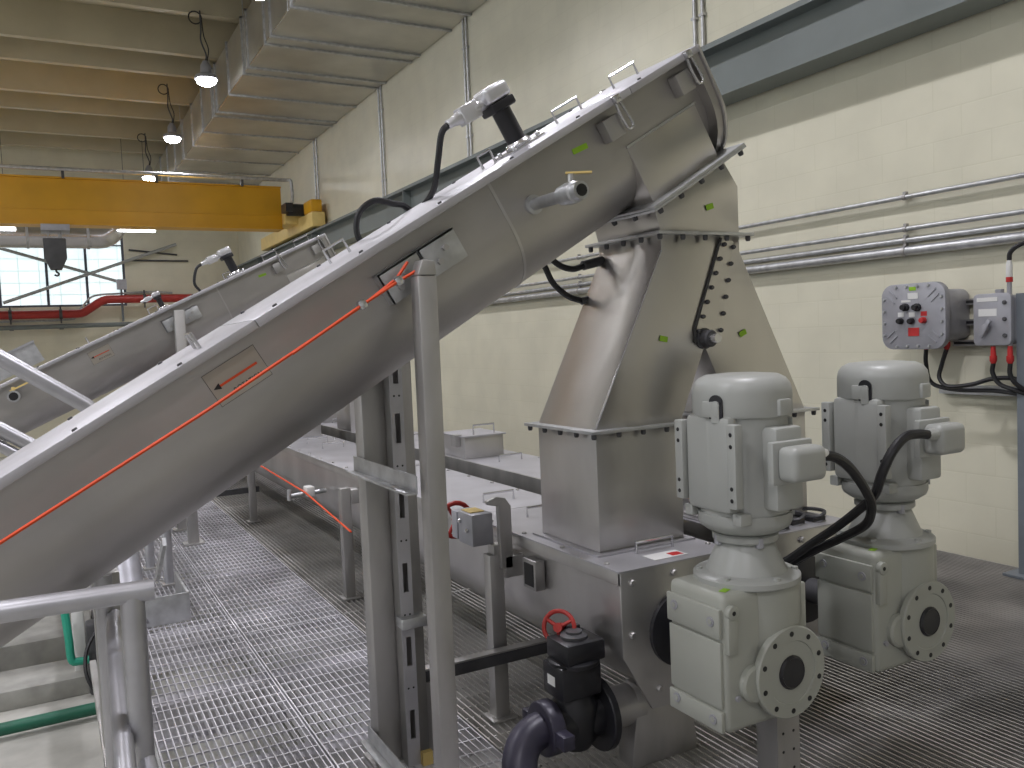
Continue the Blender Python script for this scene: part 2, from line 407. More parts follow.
# ---------------------------------------------------------------- inclined screw conveyors
def inclined(label, end, ang, L, root_y):
    """local frame: x along the conveyor (0 at the discharge end), y across, z off the cover"""
    t = thing('inclined_screw_conveyor', label, 'screw conveyor', (end[0], root_y, end[1]), (0, -ang, 0))
    B = lambda g, n, m, p=t, **k: g.build(n, m, p, local=True, **k)
    hw, zs = .215, -.205
    prof = [(-hw, -.006)]+[(-hw*math.cos(a), zs-hw*math.sin(a)) for a in [i*PI/18 for i in range(19)]]+[(hw, -.006)]
    g = G(); g.yz(prof, -L, -.012); B(g, 'trough', 'steel_side')
    for x in (-1.05,):                         # weld bands round the trough
        b = G(); b.yz([(y*1.006, z*1.004-.001) for y, z in prof], x-.012, x+.0); B(b, 'weld_seam', 'steel')
    for sy in (-1, 1):
        g = G(); g.box(-L, -.01, min(sy*hw, sy*(hw+.045)), max(sy*hw, sy*(hw+.045)), -.012, -.006); B(g, 'flange_strip', 'steel')
    xs = [-L, -1.98, -.385, 0.]
    for i, (a, b) in enumerate(zip(xs[:-1], xs[1:])):
        g = G(); g.box(a, b-.003, -.268, .268, -.006, 0)
        for sy in (-1, 1): g.box(a, b-.003, sy*.268-.003, sy*.268+.003, -.026, 0)
        c = B(g, 'cover', 'lid', bevel=.0015)
        hs = {0: [(-2.13, 'y', .06)], 1: [(-1.56, 'x', .04), (-.88, 'x', .03), (-.462, 'x', .066)], 2: [(-.14, 'x', .07)]}[i]
        for x, d, l in hs:
            if d == 'x': p = [(x-l, .03, 0), (x-l, .03, .05), (x+l, .03, .05), (x+l, .03, 0)]
            else: p = [(x, -.10, 0), (x, -.10, .05), (x, .0, .05), (x, .0, 0)]
            B(G().tube(p, .0055, 8), 'handle', 'bright', c)
    bolts('bolt', 'darkgrey', t, [(-.3-.32*i, sy*.235, 0) for i in range(9) for sy in (-1, 1)], (0, 0, 1), .008, .006, local=True)
    # end plate with rounded bottom
    def u(h, zc, x0, x1):
        return G().yz([(-h, -.006)]+[(-h*math.cos(a), zc-h*math.sin(a)) for a in [i*PI/18 for i in range(19)]]+[(h, -.006)], x0, x1)
    B(u(.272, -.20, -.012, 0), 'end_plate', 'steel', bevel=.001)
    B(u(.262, -.20, -.05, -.014), 'end_flange', 'steel_side')
    bolts('bolt', 'post', t, [(0, -.245*math.cos(a), -.20-.245*math.sin(a)) for a in [i*PI/7 for i in range(8)]], (1, 0, 0), .011, .012, local=True)
    # discharge spout and its flange
    g = G(); g.box(-.473, -.092, -.219, .219, -.415, -.186); B(g, 'spout', 'hopper', bevel=.004)
    g = G(); g.box(-.475, -.09, -.2215, .2215, -.192, -.182); B(g, 'spout_weld', 'bright')
    g = G(); g.box(-.53, -.005, -.285, .285, -.423, -.413); B(g, 'spout_flange', 'galv', bevel=.001)
    # toggle latches, near and far side
    for sy in (-1, 1):
        for x in (-.48, -.09):
            g = G(); g.box(x-.075, x, min(sy*hw, sy*(hw+.05)), max(sy*hw, sy*(hw+.05)), -.135, -.055)
            l = B(g, 'latch', 'post', bevel=.004)
            y = sy*(hw+.06)
            B(G().tube([(x+.005, y, -.02), (x-.0, y, -.065), (x+.008, y, -.125), (x+.035, y, -.12), (x+.03, y, -.06), (x+.02, y, -.02)], .006, 6, smooth=4, closed=True), 'latch_loop', 'bright', l)
            g = G(); g.obox((x+.012, y, -.012), (.032, .03, .03), Matrix.Identity(3)); B(g, 'latch_hook', 'bright', l, bevel=.006)
    # support brackets on both sides
    for sy in (-1, 1):
        for a, b in ((-1.585, -1.43), (-1.425, -1.275)):
            g = G(); g.box(a, b, min(sy*(hw+.035), sy*(hw+.043)), max(sy*(hw+.035), sy*(hw+.043)), -.19, -.083)
            g.box(a, b, min(sy*hw, sy*(hw+.043)), max(sy*hw, sy*(hw+.043)), -.091, -.083)
            g.box(a, a+.008, min(sy*hw, sy*(hw+.043)), max(sy*hw, sy*(hw+.043)), -.19, -.083)
            k = B(g, 'support_bracket', 'galv', bevel=.001)
            ROOTM[k.name] = ROOTM[t.name]
            for xb, zb in ((a+.05, -.155), (a+.09, -.125)):
                B(G().cyl((xb, sy*(hw+.043), zb), (xb, sy*(hw+.058), zb), .011, n=6), 'bolt', 'post', k)
    # warning decal: arrow over the word ROTATION in a rounded outline
    xa, xb, za, zb, y = -2.19, -2.015, -.168, -.062, -hw-.0015
    d = B(G().box(xa, xb, y, y+.001, za, zb), 'warning_decal', 'decal', bevel=0)
    g = G(); w = .0012
    for q in ((xa, xb, zb-w, zb), (xa, xb, za, za+w), (xa, xa+w, za, zb), (xb-w, xb, za, zb)): g.box(q[0], q[1], y-.001, y, q[2], q[3])
    B(g, 'decal_border', 'darkgrey', d)
    B(G().box(xa+.03, xb-.02, y-.0015, y-.0005, -.1165, -.1095), 'decal_arrow', 'orange', d)
    g = G(); g.xz([(xa+.008, -.113), (xa+.030, -.103), (xa+.030, -.123)], y-.0015, y-.0005); B(g, 'arrow_head', 'black', d)
    cu = bpy.data.curves.new('decal_text', 'FONT'); cu.body = 'ROTATION'; cu.size = .019; cu.extrude = .0004; cu.align_x = 'CENTER'
    ob = bpy.data.objects.new('decal_text', cu); COL.objects.link(ob)
    dg = bpy.context.evaluated_depsgraph_get(); me = bpy.data.meshes.new_from_object(ob.evaluated_get(dg)); bpy.data.objects.remove(ob)
    me.transform(Matrix.Translation((xa+.105, y-.0008, -.152)) @ Matrix.Rotation(PI/2, 4, 'X')); me.materials.clear(); me.materials.append(MT['black'])
    ob = bpy.data.objects.new('decal_text', me); COL.objects.link(ob); ob.parent = d; ROOTM[ob.name] = ROOTM[t.name]
    # green inspection tape
    g = G(); g.obox((-.66, -hw-.0015, -.098), (.07, .001, .02), Matrix.Rotation(.1, 3, 'Y')); B(g, 'green_tape', 'tag')
    return t
A1, U1, W1, YC1 = math.radians(30.3), 3.295, 1.178, 2.815
def P1(u, y, w): return (u*math.cos(A1)-w*math.sin(A1), y, u*math.sin(A1)+w*math.cos(A1))
e1 = P1(U1, 0, W1)
ic1 = inclined('long inclined stainless screw conveyor in the foreground rising to the hopper', (e1[0], e1[2]), A1, 4.15, YC1)
A2 = math.radians(24.9); YC2 = 7.77
ic2 = inclined('second inclined stainless screw conveyor farther back behind the foreground one', (2.25, 2.588), A2, 4.9, YC2)
def P2(u, y, w): return (2.25+(u-U1)*math.cos(A2)-(w-W1)*math.sin(A2), y, 2.588+(u-U1)*math.sin(A2)+(w-W1)*math.cos(A2))

# drain valve stub on the near side of the foreground conveyor
dv = thing('drain_valve', 'small ball valve with yellow lever on the side of the foreground conveyor', 'valve', (1.526, 2.60, 2.055))
bx, bz = 1.526, 2.055
G().lathe([(.034, 0), (.034, .015), (.021, .016), (.021, .20)], (bx, 2.602, bz), (0, -1, 0), 16).build('pipe_stub', 'galv', dv)
G().lathe([(.027, .19), (.032, .195), (.032, .22), (.036, .225), (.036, .275), (.030, .28), (.030, .31)], (bx, 2.602, bz), (0, -1, 0), 12).build('valve_body', 'galv', dv)
G().cyl((bx, 2.293, bz), (bx, 2.289, bz), .020, n=14).build('outlet', 'black', dv)
g = G(); g.cyl((bx, 2.35, bz+.03), (bx, 2.35, bz+.06), .012, n=8); g.build('stem', 'post', dv)
g = G(); g.obox((bx+.02, 2.335, bz+.063), (.085, .018, .006), Matrix.Rotation(-.5, 3, 'Z')); g.build('lever', 'paleyellow', dv)
# and a smaller one low on the second conveyor
q = (-.228, YC2-.235, 1.309)
dv2 = thing('drain_valve', 'dark outlet with small yellow lever low on the second inclined conveyor', 'valve', q)
G().lathe([(.03, -.05), (.03, .05), (.045, .052), (.045, .085)], q, (0, -1, 0), 12).build('valve_body', 'galv', dv2)
G().cyl((q[0], q[1]-.085, q[2]), (q[0], q[1]-.088, q[2]), .032, n=12).build('outlet', 'black', dv2)
g = G(); g.obox((q[0]+.04, q[1]-.06, q[2]+.07), (.14, .02, .012), Matrix.Rotation(-.45, 3, 'Y')); g.cyl((q[0], q[1]-.06, q[2]+.03), (q[0], q[1]-.06, q[2]+.07), .012); g.build('lever', 'paleyellow', dv2)

# level sensors on the covers
def sensor(P, ang, u, yc, label, cable):
    o = P(u, yc, W1)
    t = thing('level_sensor', label, 'sensor', o, (0, -ang, 0))
    B = lambda g, n, m, **k: g.build(n, m, t, local=True, **k)
    g = G(); g.box(-.07, .09, -.07, .07, 0, .008); g.lathe([(.052, .008), (.052, .018), (.043, .03)], (0.01, 0, 0), (0, 0, 1), 20)
    B(g, 'base_flange', 'bright', bevel=.001)
    bolts('bolt', 'bright', t, [(.01+sx*.06, sy*.055, .008) for sx in (-1, 1) for sy in (-1, 1)], (0, 0, 1), .009, .012, local=True)
    B(G().lathe([(.037, .02), (.037, .15)], (.01, 0, 0), (0, 0, 1), 24), 'sensor_body', 'blackmetal')
    g = G(); g.box(-.045, .06, -.05, .05, .15, .185); B(g, 'collar', 'blackmetal', bevel=.008)
    g = G(); g.box(-.05, .062, -.052, .052, .185, .245); B(g, 'head', 'hosegland', bevel=.018, seg=3)
    g = G(); g.lathe([(.02, -.04), (.02, .03)], (-.05, 0, .20), (-1, 0, 0), 14); g.box(-.155, -.078, -.028, .028, .168, .232); g.lathe([(.030, .02), (.030, .05)], (-.05, 0, .20), (-1, 0, 0), 14)
    g.lathe([(.026, .10), (.017, .14), (.017, .165)], (-.05, 0, .20), (-1, 0, 0), 12)
    B(g, 'connector', 'hosegland', bevel=.005)
    if cable:
        B(G().tube(cable, .012, 8, smooth=6), 'cable', 'black')
    return t
lp = lambda u, y, w: (u-2.53, y-2.80, w-W1)
sensor(P1, A1, 2.53, 2.80, 'black level sensor with grey head on the foreground conveyor cover', [(-.205, 0, .20), (-.25, .0, .185), (-.30, .03, .11), (-.325, .12, .03), (-.335, .28, -.02), (-.345, .31, -.05), (-.38, .31, .02), (-.42, .30, .05), (-.48, .30, .095), (-.56, .30, .085), (-.61, .30, .02), (-.60, .30, -.06), (-.55, .31, -.12)])
sensor(P2, A2, 2.47, YC2-.03, 'black level sensor with grey head on the second conveyor cover', [(-.205, 0, .20), (-.27, 0, .18), (-.34, .0, .08), (-.33, .0, .0)])
q = sensor(lambda u, y, w: P2(u, y, w), A2, 1.82, YC2+.12, 'smaller level sensor lower down the second conveyor, in front of the red pipe', None)
q.scale = (.62, .62, .62)

# pull cord on the foreground conveyor
g = G(); yk = 2.50
g.tube([P1(u, yk, w) for u, w in ((-.5, 1.05), (.46, 1.046), (1.05, 1.040), (1.60, 1.048), (1.74, 1.060), (1.80, 1.085))], .0055, 6)
g.tube([P1(u, yk-.012, w) for u, w in ((1.34, 1.044), (1.60, 1.052), (1.74, 1.052), (1.86, 1.046))], .0055, 6)
cd = tag(g.build('pull_cord', 'orange'), 'orange emergency pull cord stretched along the foreground inclined conveyor', 'cord')
for u in (1.60, 1.74):
    p = P1(u, yk-.006, 1.052)
    G().obox(p, (.028, .03, .03), Matrix.Rotation(-A1, 3, 'Y')).build('cord_clip', 'bright', cd, bevel=.008)
g = G().cyl((P1(1.60, 2.6, .99)[0]-.02, 2.6, P1(1.60, 2.6, .99)[2]), (P1(1.60, 2.49, 1.05)[0], 2.49, P1(1.60, 2.49, 1.05)[2]), .004)

# ---------------------------------------------------------------- support frame under the foreground conveyor
fr = thing('support_frame', 'stainless frame of two tall posts carrying the foreground inclined conveyor', 'frame', (1.05, 2.8, 0))
def post(y, ztop, x0=1.012, x1=1.09):
    g = G(); g.box(x0, x1, y-.006, y+.006, 0, ztop); g.box(x0, x0+.008, y-.036, y+.036, 0, ztop); g.box(x1-.008, x1, y-.036, y+.036, 0, ztop)
    return g
g = G(); g.box(1.018, 1.082, 2.448, 2.515, 0, 1.80); g.xz([(1.018, 1.80), (1.082, 1.80), (1.078, 1.845), (1.035, 1.85)], 2.448, 2.515)
g.build('leg', 'post', fr, bevel=.006)
G().box(1.012, 1.112, 3.035, 3.125, 0, 1.76).build('leg', 'post', fr, bevel=.006)
for z in (1.115, .07):
    g = G(); g.box(.998, 1.004, 2.50, 3.12, z, z+.06); g.box(.965, .998, 2.50, 3.12, z-.001, z+.006)
    g.build('crossbar', 'galv', fr, bevel=.001)
g = G(); g.box(.985, 1.12, 2.42, 2.53, 0, .012); g.box(.985, 1.13, 3.01, 3.15, 0, .012); g.build('base_plate', 'post', fr)

# slotted strut between the posts
sl = thing('slotted_strut', 'perforated steel strut with long slots standing between the frame posts', 'strut', (1.15, 2.97, 0))
def slot_face(y0, y1, x0, x1, z1):
    """plate facing -y with long slots cut out, built as strips around the holes"""
    g = G(); xm = (x0+x1)/2; sw = .010
    g.box(x0, xm-sw, y0, y1, 0, z1); g.box(xm+sw, x1, y0, y1, 0, z1)
    z = 0.
    for c in [.16, .44, .72, 1.0, 1.28, 1.50]:
        g.box(xm-sw, xm+sw, y0, y1, z, c-.055); z = c+.055
    g.box(xm-sw, xm+sw, y0, y1, z, z1); return g
slot_face(2.965, 2.97, 1.10, 1.150, 1.555).build('slotted_face', 'lid', sl, smooth=False)
g = G(); g.prism([(1.15, 2.965, 0), (1.20, 3.0, 0), (1.197, 3.005, 0), (1.15, 2.97, 0)], (0, 0, 1.555)); g.box(1.10, 1.105, 2.97, 3.03, 0, 1.555); g.box(1.105, 1.18, 3.026, 3.03, 0, 1.555); g.build('side_flange', 'post', sl)
bolts('bolt_hole', 'black', sl, [(1.115+.02*i, 2.965, z) for z in (.30, .58, .86, 1.14, 1.40) for i in (0, 1)], (0, -1, 0), .004, .001)
G().box(1.09, 1.19, 2.93, 3.0, .535, .575).build('clamp', 'galv', sl, bevel=.004)
G().box(1.15, 1.19, 2.94, 2.965, .0, .05).build('tie_wrap', 'paleyellow', sl)

# bar and hose crossing low behind the posts
bb = thing('pipe_support_bar', 'dark strut bar running low from the posts towards the red handwheel', 'bar', (1.6, 3.05, 0))
g = G(); g.box(1.22, 1.79, 3.05, 3.085, .265, .315); g.build('strut', 'darkgrey', bb, bevel=.002)
g = G(); g.box(1.22, 1.79, 3.045, 3.09, .315, .322); g.build('strut_lip', 'post', bb)
g = G(); g.box(1.205, 1.255, 3.04, 3.09, 0, .27); g.build('stanchion', 'post', bb)
g = G(); g.tube([(1.27, 3.03, .262), (1.245, 3.0, .21), (1.235, 2.98, .12), (1.235, 2.98, 0.0)], .016, 8, smooth=5); g.build('hose_end', 'black', bb)

# gate actuator on the near trough leg
ga = thing('gate_actuator', 'grey gear box with red handwheel and curved plate on the near trough leg', 'actuator', (1.585, 3.25, .70))
g = G(); g.box(1.50, 1.60, 3.16, 3.30, .735, .87); g.build('gear_housing', 'castgrey', ga, bevel=.008)
g = G(); g.box(1.495, 1.595, 3.30, 3.355, .745, .865); g.build('housing_cover', 'castgrey', ga, bevel=.006)
g = G(); g.xz([(1.60, .64), (1.655, .64), (1.655, .90), (1.63, .935), (1.585, .945), (1.545, .93), (1.55, .915), (1.595, .905)], 3.10, 3.125); g.build('curved_plate', 'post', ga, bevel=.003)
g = G(); g.box(1.575, 1.62, 3.115, 3.17, .70, .74); g.build('mount', 'post', ga)
g = G(); g.tube([(1.55+.075*math.cos(a), 3.43, .80+.075*math.sin(a)) for a in [i*2*PI/20 for i in range(20)]], .011, 8, closed=True)
for a in (0, 2*PI/3, 4*PI/3): g.cyl((1.55, 3.43, .80), (1.55+.07*math.cos(a), 3.43, .80+.07*math.sin(a)), .008, n=6)
g.cyl((1.55, 3.35, .80), (1.55, 3.445, .80), .014); g.build('handwheel', 'red', ga)
g = G(); g.box(1.515, 1.58, 3.20, 3.29, .8705, .874); g.build('yellow_label', 'paleyellow', ga)
bolts('bolt', 'bright', ga, [(1.50, 3.20, .80), (1.50, 3.27, .83)], (-1, 0, 0), .010, .012)

# ---------------------------------------------------------------- hopper with two legs
hp = thing('diverter_hopper', 'tall stainless two-legged hopper below the foreground conveyor discharge', 'hopper', (2.3, 2.815, .777))
yn, yf = 2.607, 3.025
ZF = 1.237
body = [(2.09, 1.966), (2.09, 1.905), (1.757, ZF), (2.157, ZF), (2.29, 1.53), (2.432, ZF), (2.838, ZF), (2.488, 1.905), (2.488, 1.966)]
G().xz(body, yn, yf).build('chute', 'hopper', hp, bevel=.003)
tr = [(2.09, 1.972), (2.488, 1.972), (2.488, 2.165), (2.415, 2.262), (2.065, 2.058)]
G().xz(tr, yn, yf).build('transition', 'hopper', hp, bevel=.003)
m3 = Matrix.Rotation(-A1, 3, 'Y')
c = P1(U1-.268, YC1, W1-.4285)
G().obox(c, (.53, .57, .010), m3).build('inlet_flange', 'galv', hp, bevel=.001)
pts = []
for i in range(5):
    u = U1-.50+.47*i/4
    for y in (2.545, 3.085): pts.append(P1(u, y, W1-.4335))
for j in (1, 2, 3):
    for u in (U1-.52, U1-.018): pts.append(P1(u, 2.545+.54*j/4, W1-.4335))
bolts('bolt', 'darkgrey', hp, pts, (math.sin(A1), 0, -math.cos(A1)), .011, .020)
def flange(x0, x1, z, w=.042):
    G().box(x0-w, x1+w, yn-w, yf+w, z-.006, z+.006).build('flange', 'galv', hp, bevel=.001)
    pts = []
    nx = max(3, int((x1-x0+2*w)/.12)+1)
    for i in range(nx):
        x = x0-w+.018+(x1-x0+2*w-.036)*i/(nx-1)
        for y in (yn-w+.018, yf+w-.018): pts.append((x, y, z-.006))
    for j in range(1, 4):
        for x in (x0-w+.018, x1+w-.018): pts.append((x, yn-w+.018+(yf-yn+2*w-.036)*j/4, z-.006))
    bolts('bolt', 'darkgrey', hp, pts, (0, 0, -1), .010, .020)
flange(2.09, 2.488, 1.969)
flange(1.757, 2.157, ZF-.0); flange(2.432, 2.838, ZF-.0)
for a, b in ((1.757, 2.157), (2.432, 2.838)):
    d = G(); d.box(a, b, yn, yf, .785, ZF-.006); d.build('inlet_duct', 'steel', hp, bevel=.004)
    d = G(); d.frame_x(a-.03, b+.03, yn-.03, yf+.03, .777, .785, .031); d.build('duct_foot', 'lid', hp)
# bolted access strip, black sealant line, diverter shaft bearing
strip = [(2.385, 1.945), (2.452, 1.945), (2.372, 1.575), (2.24, 1.575)]
G().xz(strip, yn-.004, yn).build('access_strip', 'hopper', hp)
g = G()
for a, b in (((2.385, 1.955), (2.238, 1.60)), ((2.238, 1.60), (2.24, 1.545))):
    g.tube([(a[0], yn-.006, a[1]), (b[0], yn-.006, b[1])], .006, 6)
g.build('sealant_line', 'sealant', hp)
pts = [(2.40-.145*i/6, yn-.004, 1.93-.34*i/6) for i in range(7)]+[(2.447-.078*i/5, yn-.004, 1.92-.33*i/5) for i in range(6)]
bolts('bolt', 'darkgrey', hp, pts, (0, -1, 0), .009, .014)
g = G(); g.lathe([(.042, 0), (.042, .010), (.034, .012), (.034, .045), (.028, .05)], (2.285, yn, 1.56), (0, -1, 0), 20); g.build('bearing', 'darkgrey', hp)
g = G(); g.cyl((2.285, yn-.05, 1.56), (2.285, yn-.085, 1.56), .018); g.build('shaft_end', 'bright', hp)
for x, z, a in ((2.084, 1.566, .2), (2.49, 1.574, -.4), (2.334, 2.077, -.3)):
    g = G(); g.obox((x, yn-.0045, z), (.038, .001, .022), Matrix.Rotation(a, 3, 'Y')); g.build('green_tape', 'tag', hp)
# weld seam along the front left edge
g = G(); g.tube([(2.09, yn, 1.905), (1.757, yn, ZF+.006)], .004, 6); g.build('weld_seam', 'bright', hp)
# proximity switches on the left face
for p, q, r in (((2.09, 3.0, 1.903), (1.99, 3.0, 1.882), .020), ((2.03, 3.01, 1.742), (1.985, 3.015, 1.735), .016)):
    G().cyl(p, q, r).build('switch_body', 'darkgrey', hp)
hp2 = copy_tree(hp); hp2.location = (hp.location[0]-.02, hp.location[1]+YC2-YC1, hp.location[2])
tag(hp2, 'second two-legged hopper behind, below the farther inclined conveyor', 'hopper')
tag(G().tube([(1.99, 3.018, 1.737), (1.923, 3.02, 1.758), (1.862, 3.03, 1.81), (1.828, 3.03, 1.87), (1.811, 3.04, 1.923), (1.80, 3.06, 1.99), (1.80, 3.10, 2.08)], .013, 8, smooth=6).build('sensor_hose', 'black'), 'lower, longer black cable curving to the left face of the hopper', 'cable')
tag(G().tube([(1.995, 3.0, 1.882), (1.94, 3.0, 1.868), (1.887, 3.01, 1.882), (1.85, 3.03, 1.92), (1.83, 3.06, 1.98), (1.83, 3.10, 2.08)], .013, 8, smooth=6).build('sensor_hose', 'black'), 'upper, short black cable curving to the left face of the hopper', 'cable')

# ---------------------------------------------------------------- gearmotors
def gearmotor(label):
    X, Y = 1.90, 2.0
    t = thing('gearmotor', label, 'gearmotor', (X, Y, 0))
    Bm = lambda g, n, m='motor', p=t, **k: g.build(n, m, p, **k)
    # gear housing: block with rounded shaft side, ribs and top ring
    g = G(); g.box(1.69, 1.98, 1.878, 2.13, .395, .815)
    h = Bm(g, 'gear_housing', 'motor_b', bevel=.022, seg=3)
    g = G(); g.box(1.94, 2.06, 1.905, 2.10, .45, .79); g.lathe([(.15, 0), (.15, .25)], (1.915, 2.0, .57), (0, 0, 1), 32); g.lathe([(.125, 0), (.125, .25)], (1.93, 1.872, .545), (0, 1, 0), 32)
    Bm(g, 'housing_nose', 'motor_b', bevel=.008)
    for i in range(6):
        x = 1.885+.03*i
        Bm(G().box(x-.005, x+.005, 1.855+.010*i, 1.91+.01*i, .67, .81), 'rib', 'motor_b', bevel=.003)
    # cover on the left face: raised bands with bolts
    for z0, z1, y1 in ((.685, .775, 2.125), (.402, .465, 2.125)):
        c_ = Bm(G().box(1.678, 1.692, 1.885, y1, z0, z1), 'cover_band', 'motor_b', bevel=.004)
        for y in (1.92, 2.085):
            z = (z0+z1)/2+(0.003 if y < 2 else .012)
            b = G(); b.lathe([(.015, 0), (.015, .004)], (1.678, y, z), (-1, 0, 0), 14); Bm(b, 'bolt', 'castgrey', c_)
            b = G(); b.lathe([(.009, .004), (.009, .006)], (1.678, y, z), (-1, 0, 0), 6); Bm(b, 'bolt_socket', 'motor_b', c_)
    Bm(G().box(1.682, 1.695, 1.888, 2.12, .475, .675), 'cover_plate', 'motor_b', bevel=.003)
    # top lug at the near corner, drain plug, round boss
    g = G(); g.lathe([(.022, 0), (.022, .02)], (1.715, 1.880, .765), (0, -1, 0), 16); g.box(1.697, 1.733, 1.865, 1.885, .64, .765); Bm(g, 'corner_lug', 'motor_b', bevel=.004)
    Bm(G().lathe([(.007, 0), (.007, .001)], (1.715, 1.860, .765), (0, -1, 0), 10), 'lug_hole', 'black')
    Bm(G().lathe([(.058, 0), (.058, .018), (.050, .024)], (1.80, 1.88, .535), (0, -1, 0), 26), 'round_boss', 'motor_b')
    Bm(G().lathe([(.009, 0), (.009, .008)], (1.735, 1.878, .50), (0, -1, 0), 10), 'drain_plug', 'castgrey')
    # output flange
    fl = Bm(G().lathe([(.13, 0), (.142, .006), (.142, .022), (.138, .026), (.098, .026), (.096, .022), (.05, .022)], (1.93, 1.872, .545), (0, -1, 0), 40), 'output_flange', 'motor_b')
    for i in range(10):
        a = 2*PI*(i+.5)/10
        b = G(); b.lathe([(.0085, 0), (.0085, .001)], (1.93+.119*math.cos(a), 1.846, .545+.119*math.sin(a)), (0, -1, 0), 10); Bm(b, 'bolt_hole', 'black', fl)
    Bm(G().lathe([(.052, 0), (.052, .006), (.046, .012), (.044, .010)], (1.93, 1.852, .545), (0, -1, 0), 28), 'shaft_cap', 'blackmetal')
    # adaptor between gear housing and motor
    Bm(G().lathe([(.158, 0), (.165, .006), (.165, .022), (.158, .028), (.125, .034), (.090, .115), (.082, .125), (.082, .15)], (X, Y, .807), (0, 0, 1), 36), 'adaptor_cone')
    pl = Bm(G().lathe([(.098, 0), (.102, .005), (.102, .02), (.095, .025)], (X, Y, .935), (0, 0, 1), 28), 'adaptor_flange')
    for i in range(4):
        a = PI/4+i*PI/2+.5
        b = G(); b.lathe([(.013, 0), (.013, .03)], (X+.092*math.cos(a), Y+.092*math.sin(a), .925), (0, 0, 1), 8); Bm(b, 'bolt', 'castgrey', pl)
    for i in range(6):
        a = .4+i*PI/3
        b = G(); b.lathe([(.011, 0), (.011, .009)], (X+.147*math.cos(a), Y+.147*math.sin(a), .835), (0, 0, 1), 8); Bm(b, 'bolt', 'motor')
    # motor
    Bm(G().lathe([(.09, 0), (.118, .012), (.138, .026), (.144, .04), (.144, .068)], (X, Y, .96), (0, 0, 1), 36), 'end_bell')
    mb = Bm(G().lathe([(.138, 0), (.138, .325)], (X, Y, 1.015), (0, 0, 1), 40), 'motor_body')
    for i in range(9):                           # cooling fins on the right
        a = -.85+i*.20
        r = .143
        m_ = Matrix.Rotation(a, 3, 'Z'); p = V((X, Y, 1.165))+m_ @ V((r, 0, 0))
        Bm(G().obox(p, (.014, .006, .30), m_), 'fin', 'motor', mb)
    # foot strips with holes, and the flat pad between them
    g = G(); g.box(X-.150, X-.10, Y-.098, Y+.098, 1.04, 1.335); Bm(g, 'foot_pad', bevel=.02)
    for sy in (-1, 1):
        f = Bm(G().box(X-.160, X-.130, Y+sy*.118-.018, Y+sy*.118+.018, 1.065, 1.315), 'foot_strip', bevel=.004)
        for z in (1.09, 1.125, 1.25, 1.285):
            b = G(); b.lathe([(.0065, 0), (.0065, .001)], (X-.160, Y+sy*.118, z), (-1, 0, 0), 10); Bm(b, 'bolt_hole', 'black', f)
        Bm(G().box(X-.135, X-.09, Y+sy*.108-.018, Y+sy*.108+.018, 1.01, 1.045), 'foot_lug', bevel=.004)
    # fan cowl with hook cut-outs and raised lugs
    cw = Bm(G().lathe([(.149, 0), (.152, .006), (.152, .072), (.147, .095), (.134, .113), (.112, .124), (.07, .128), (.02, .129)], (X, Y, 1.328), (0, 0, 1), 44), 'fan_cowl')
    for a in (PI+.18, PI+1.75, .15):
        m_ = Matrix.Rotation(a, 3, 'Z')
        p = V((X, Y, 1.355))+m_ @ V((.149, 0, 0))
        g = G(); g.obox(p, (.022, .062, .05), m_); Bm(g, 'cowl_lug', 'motor', cw, bevel=.006)
    a = PI+1.02; m_ = Matrix.Rotation(a, 3, 'Z')
    for a in (PI+.10,):
        m_ = Matrix.Rotation(a, 3, 'Z')
    hk = V((X, Y, 1.352)); ah = PI+.30; mh = Matrix.Rotation(ah, 3, 'Z')
    g = G(); g.obox(hk+mh @ V((.1505, 0, .0)), (.012, .044, .05), mh); g.lathe([(.022, 0), (.022, .012)], hk+mh @ V((.1445, 0, .025)), mh @ V((1, 0, 0)), 18); Bm(g, 'hook_recess', 'blackmetal', cw)
    g = G(); g.obox(hk+mh @ V((.153, .0, -.012)), (.014, .026, .05), mh); g.lathe([(.014, 0), (.014, .014)], hk+mh @ V((.146, .0, .015)), mh @ V((1, 0, 0)), 16); Bm(g, 'lifting_hook', 'motor', cw)
    g = G(); g.obox(V((X, Y, 1.21))+mh @ V((.138, 0, -.01)), (.02, .09, .24), mh); Bm(g, 'body_pad', 'motor', mb, bevel=.008)
    # terminal box towards the camera side
    g = G(); g.box(X-.045, X+.065, Y-.185, Y-.10, 1.05, 1.30); Bm(g, 'box_base', bevel=.012)
    tb = Bm(G().box(X-.080, X+.082, Y-.205, Y-.180, 1.135, 1.262), 'terminal_box', bevel=.006)
    Bm(G().box(X-.066, X+.070, Y-.275, Y-.200, 1.147, 1.250), 'box_cover', 'motor', tb, bevel=.022, seg=3)
    Bm(G().box(X-.02, X+.02, Y-.181, Y-.14, 1.15, 1.25), 'box_neck', 'motor', tb)
    return t
gm = gearmotor('front grey gearmotor standing nearest the camera at the near trough')
G().lathe([(.018, 0), (.018, .02), (.014, .035)], (1.978, 1.775, 1.215), (1, 0, 0), 10).build('cable_gland', 'hosegland', gm)
gm2 = copy_tree(gm); gm2.location = (2.62, 2.05, 0)
tag(gm2, 'rear grey gearmotor beside the block wall at the rear trough', 'gearmotor')
for ch in list(gm2.children):
    if ch.name.startswith('cable_gland'): bpy.data.objects.remove(ch)
ROOTM[gm2.name] = Matrix.Translation(V((2.62, 2.05, 0)))
G().lathe([(.020, 0), (.020, .025), (.016, .04)], (2.556, 1.80, 1.22), (-1, 0, 0), 10).build('cable_gland', 'motor', gm2)
for t_, lab in ((gm, 1), (gm2, 2)):
    x, y = t_.location[0], t_.location[1]
    g = G(); g.obox((x-.165, y-.08, .8165), (.035, .022, .001), Matrix.Rotation(.4, 3, 'Z')); g.build('green_tape', 'tag', t_)
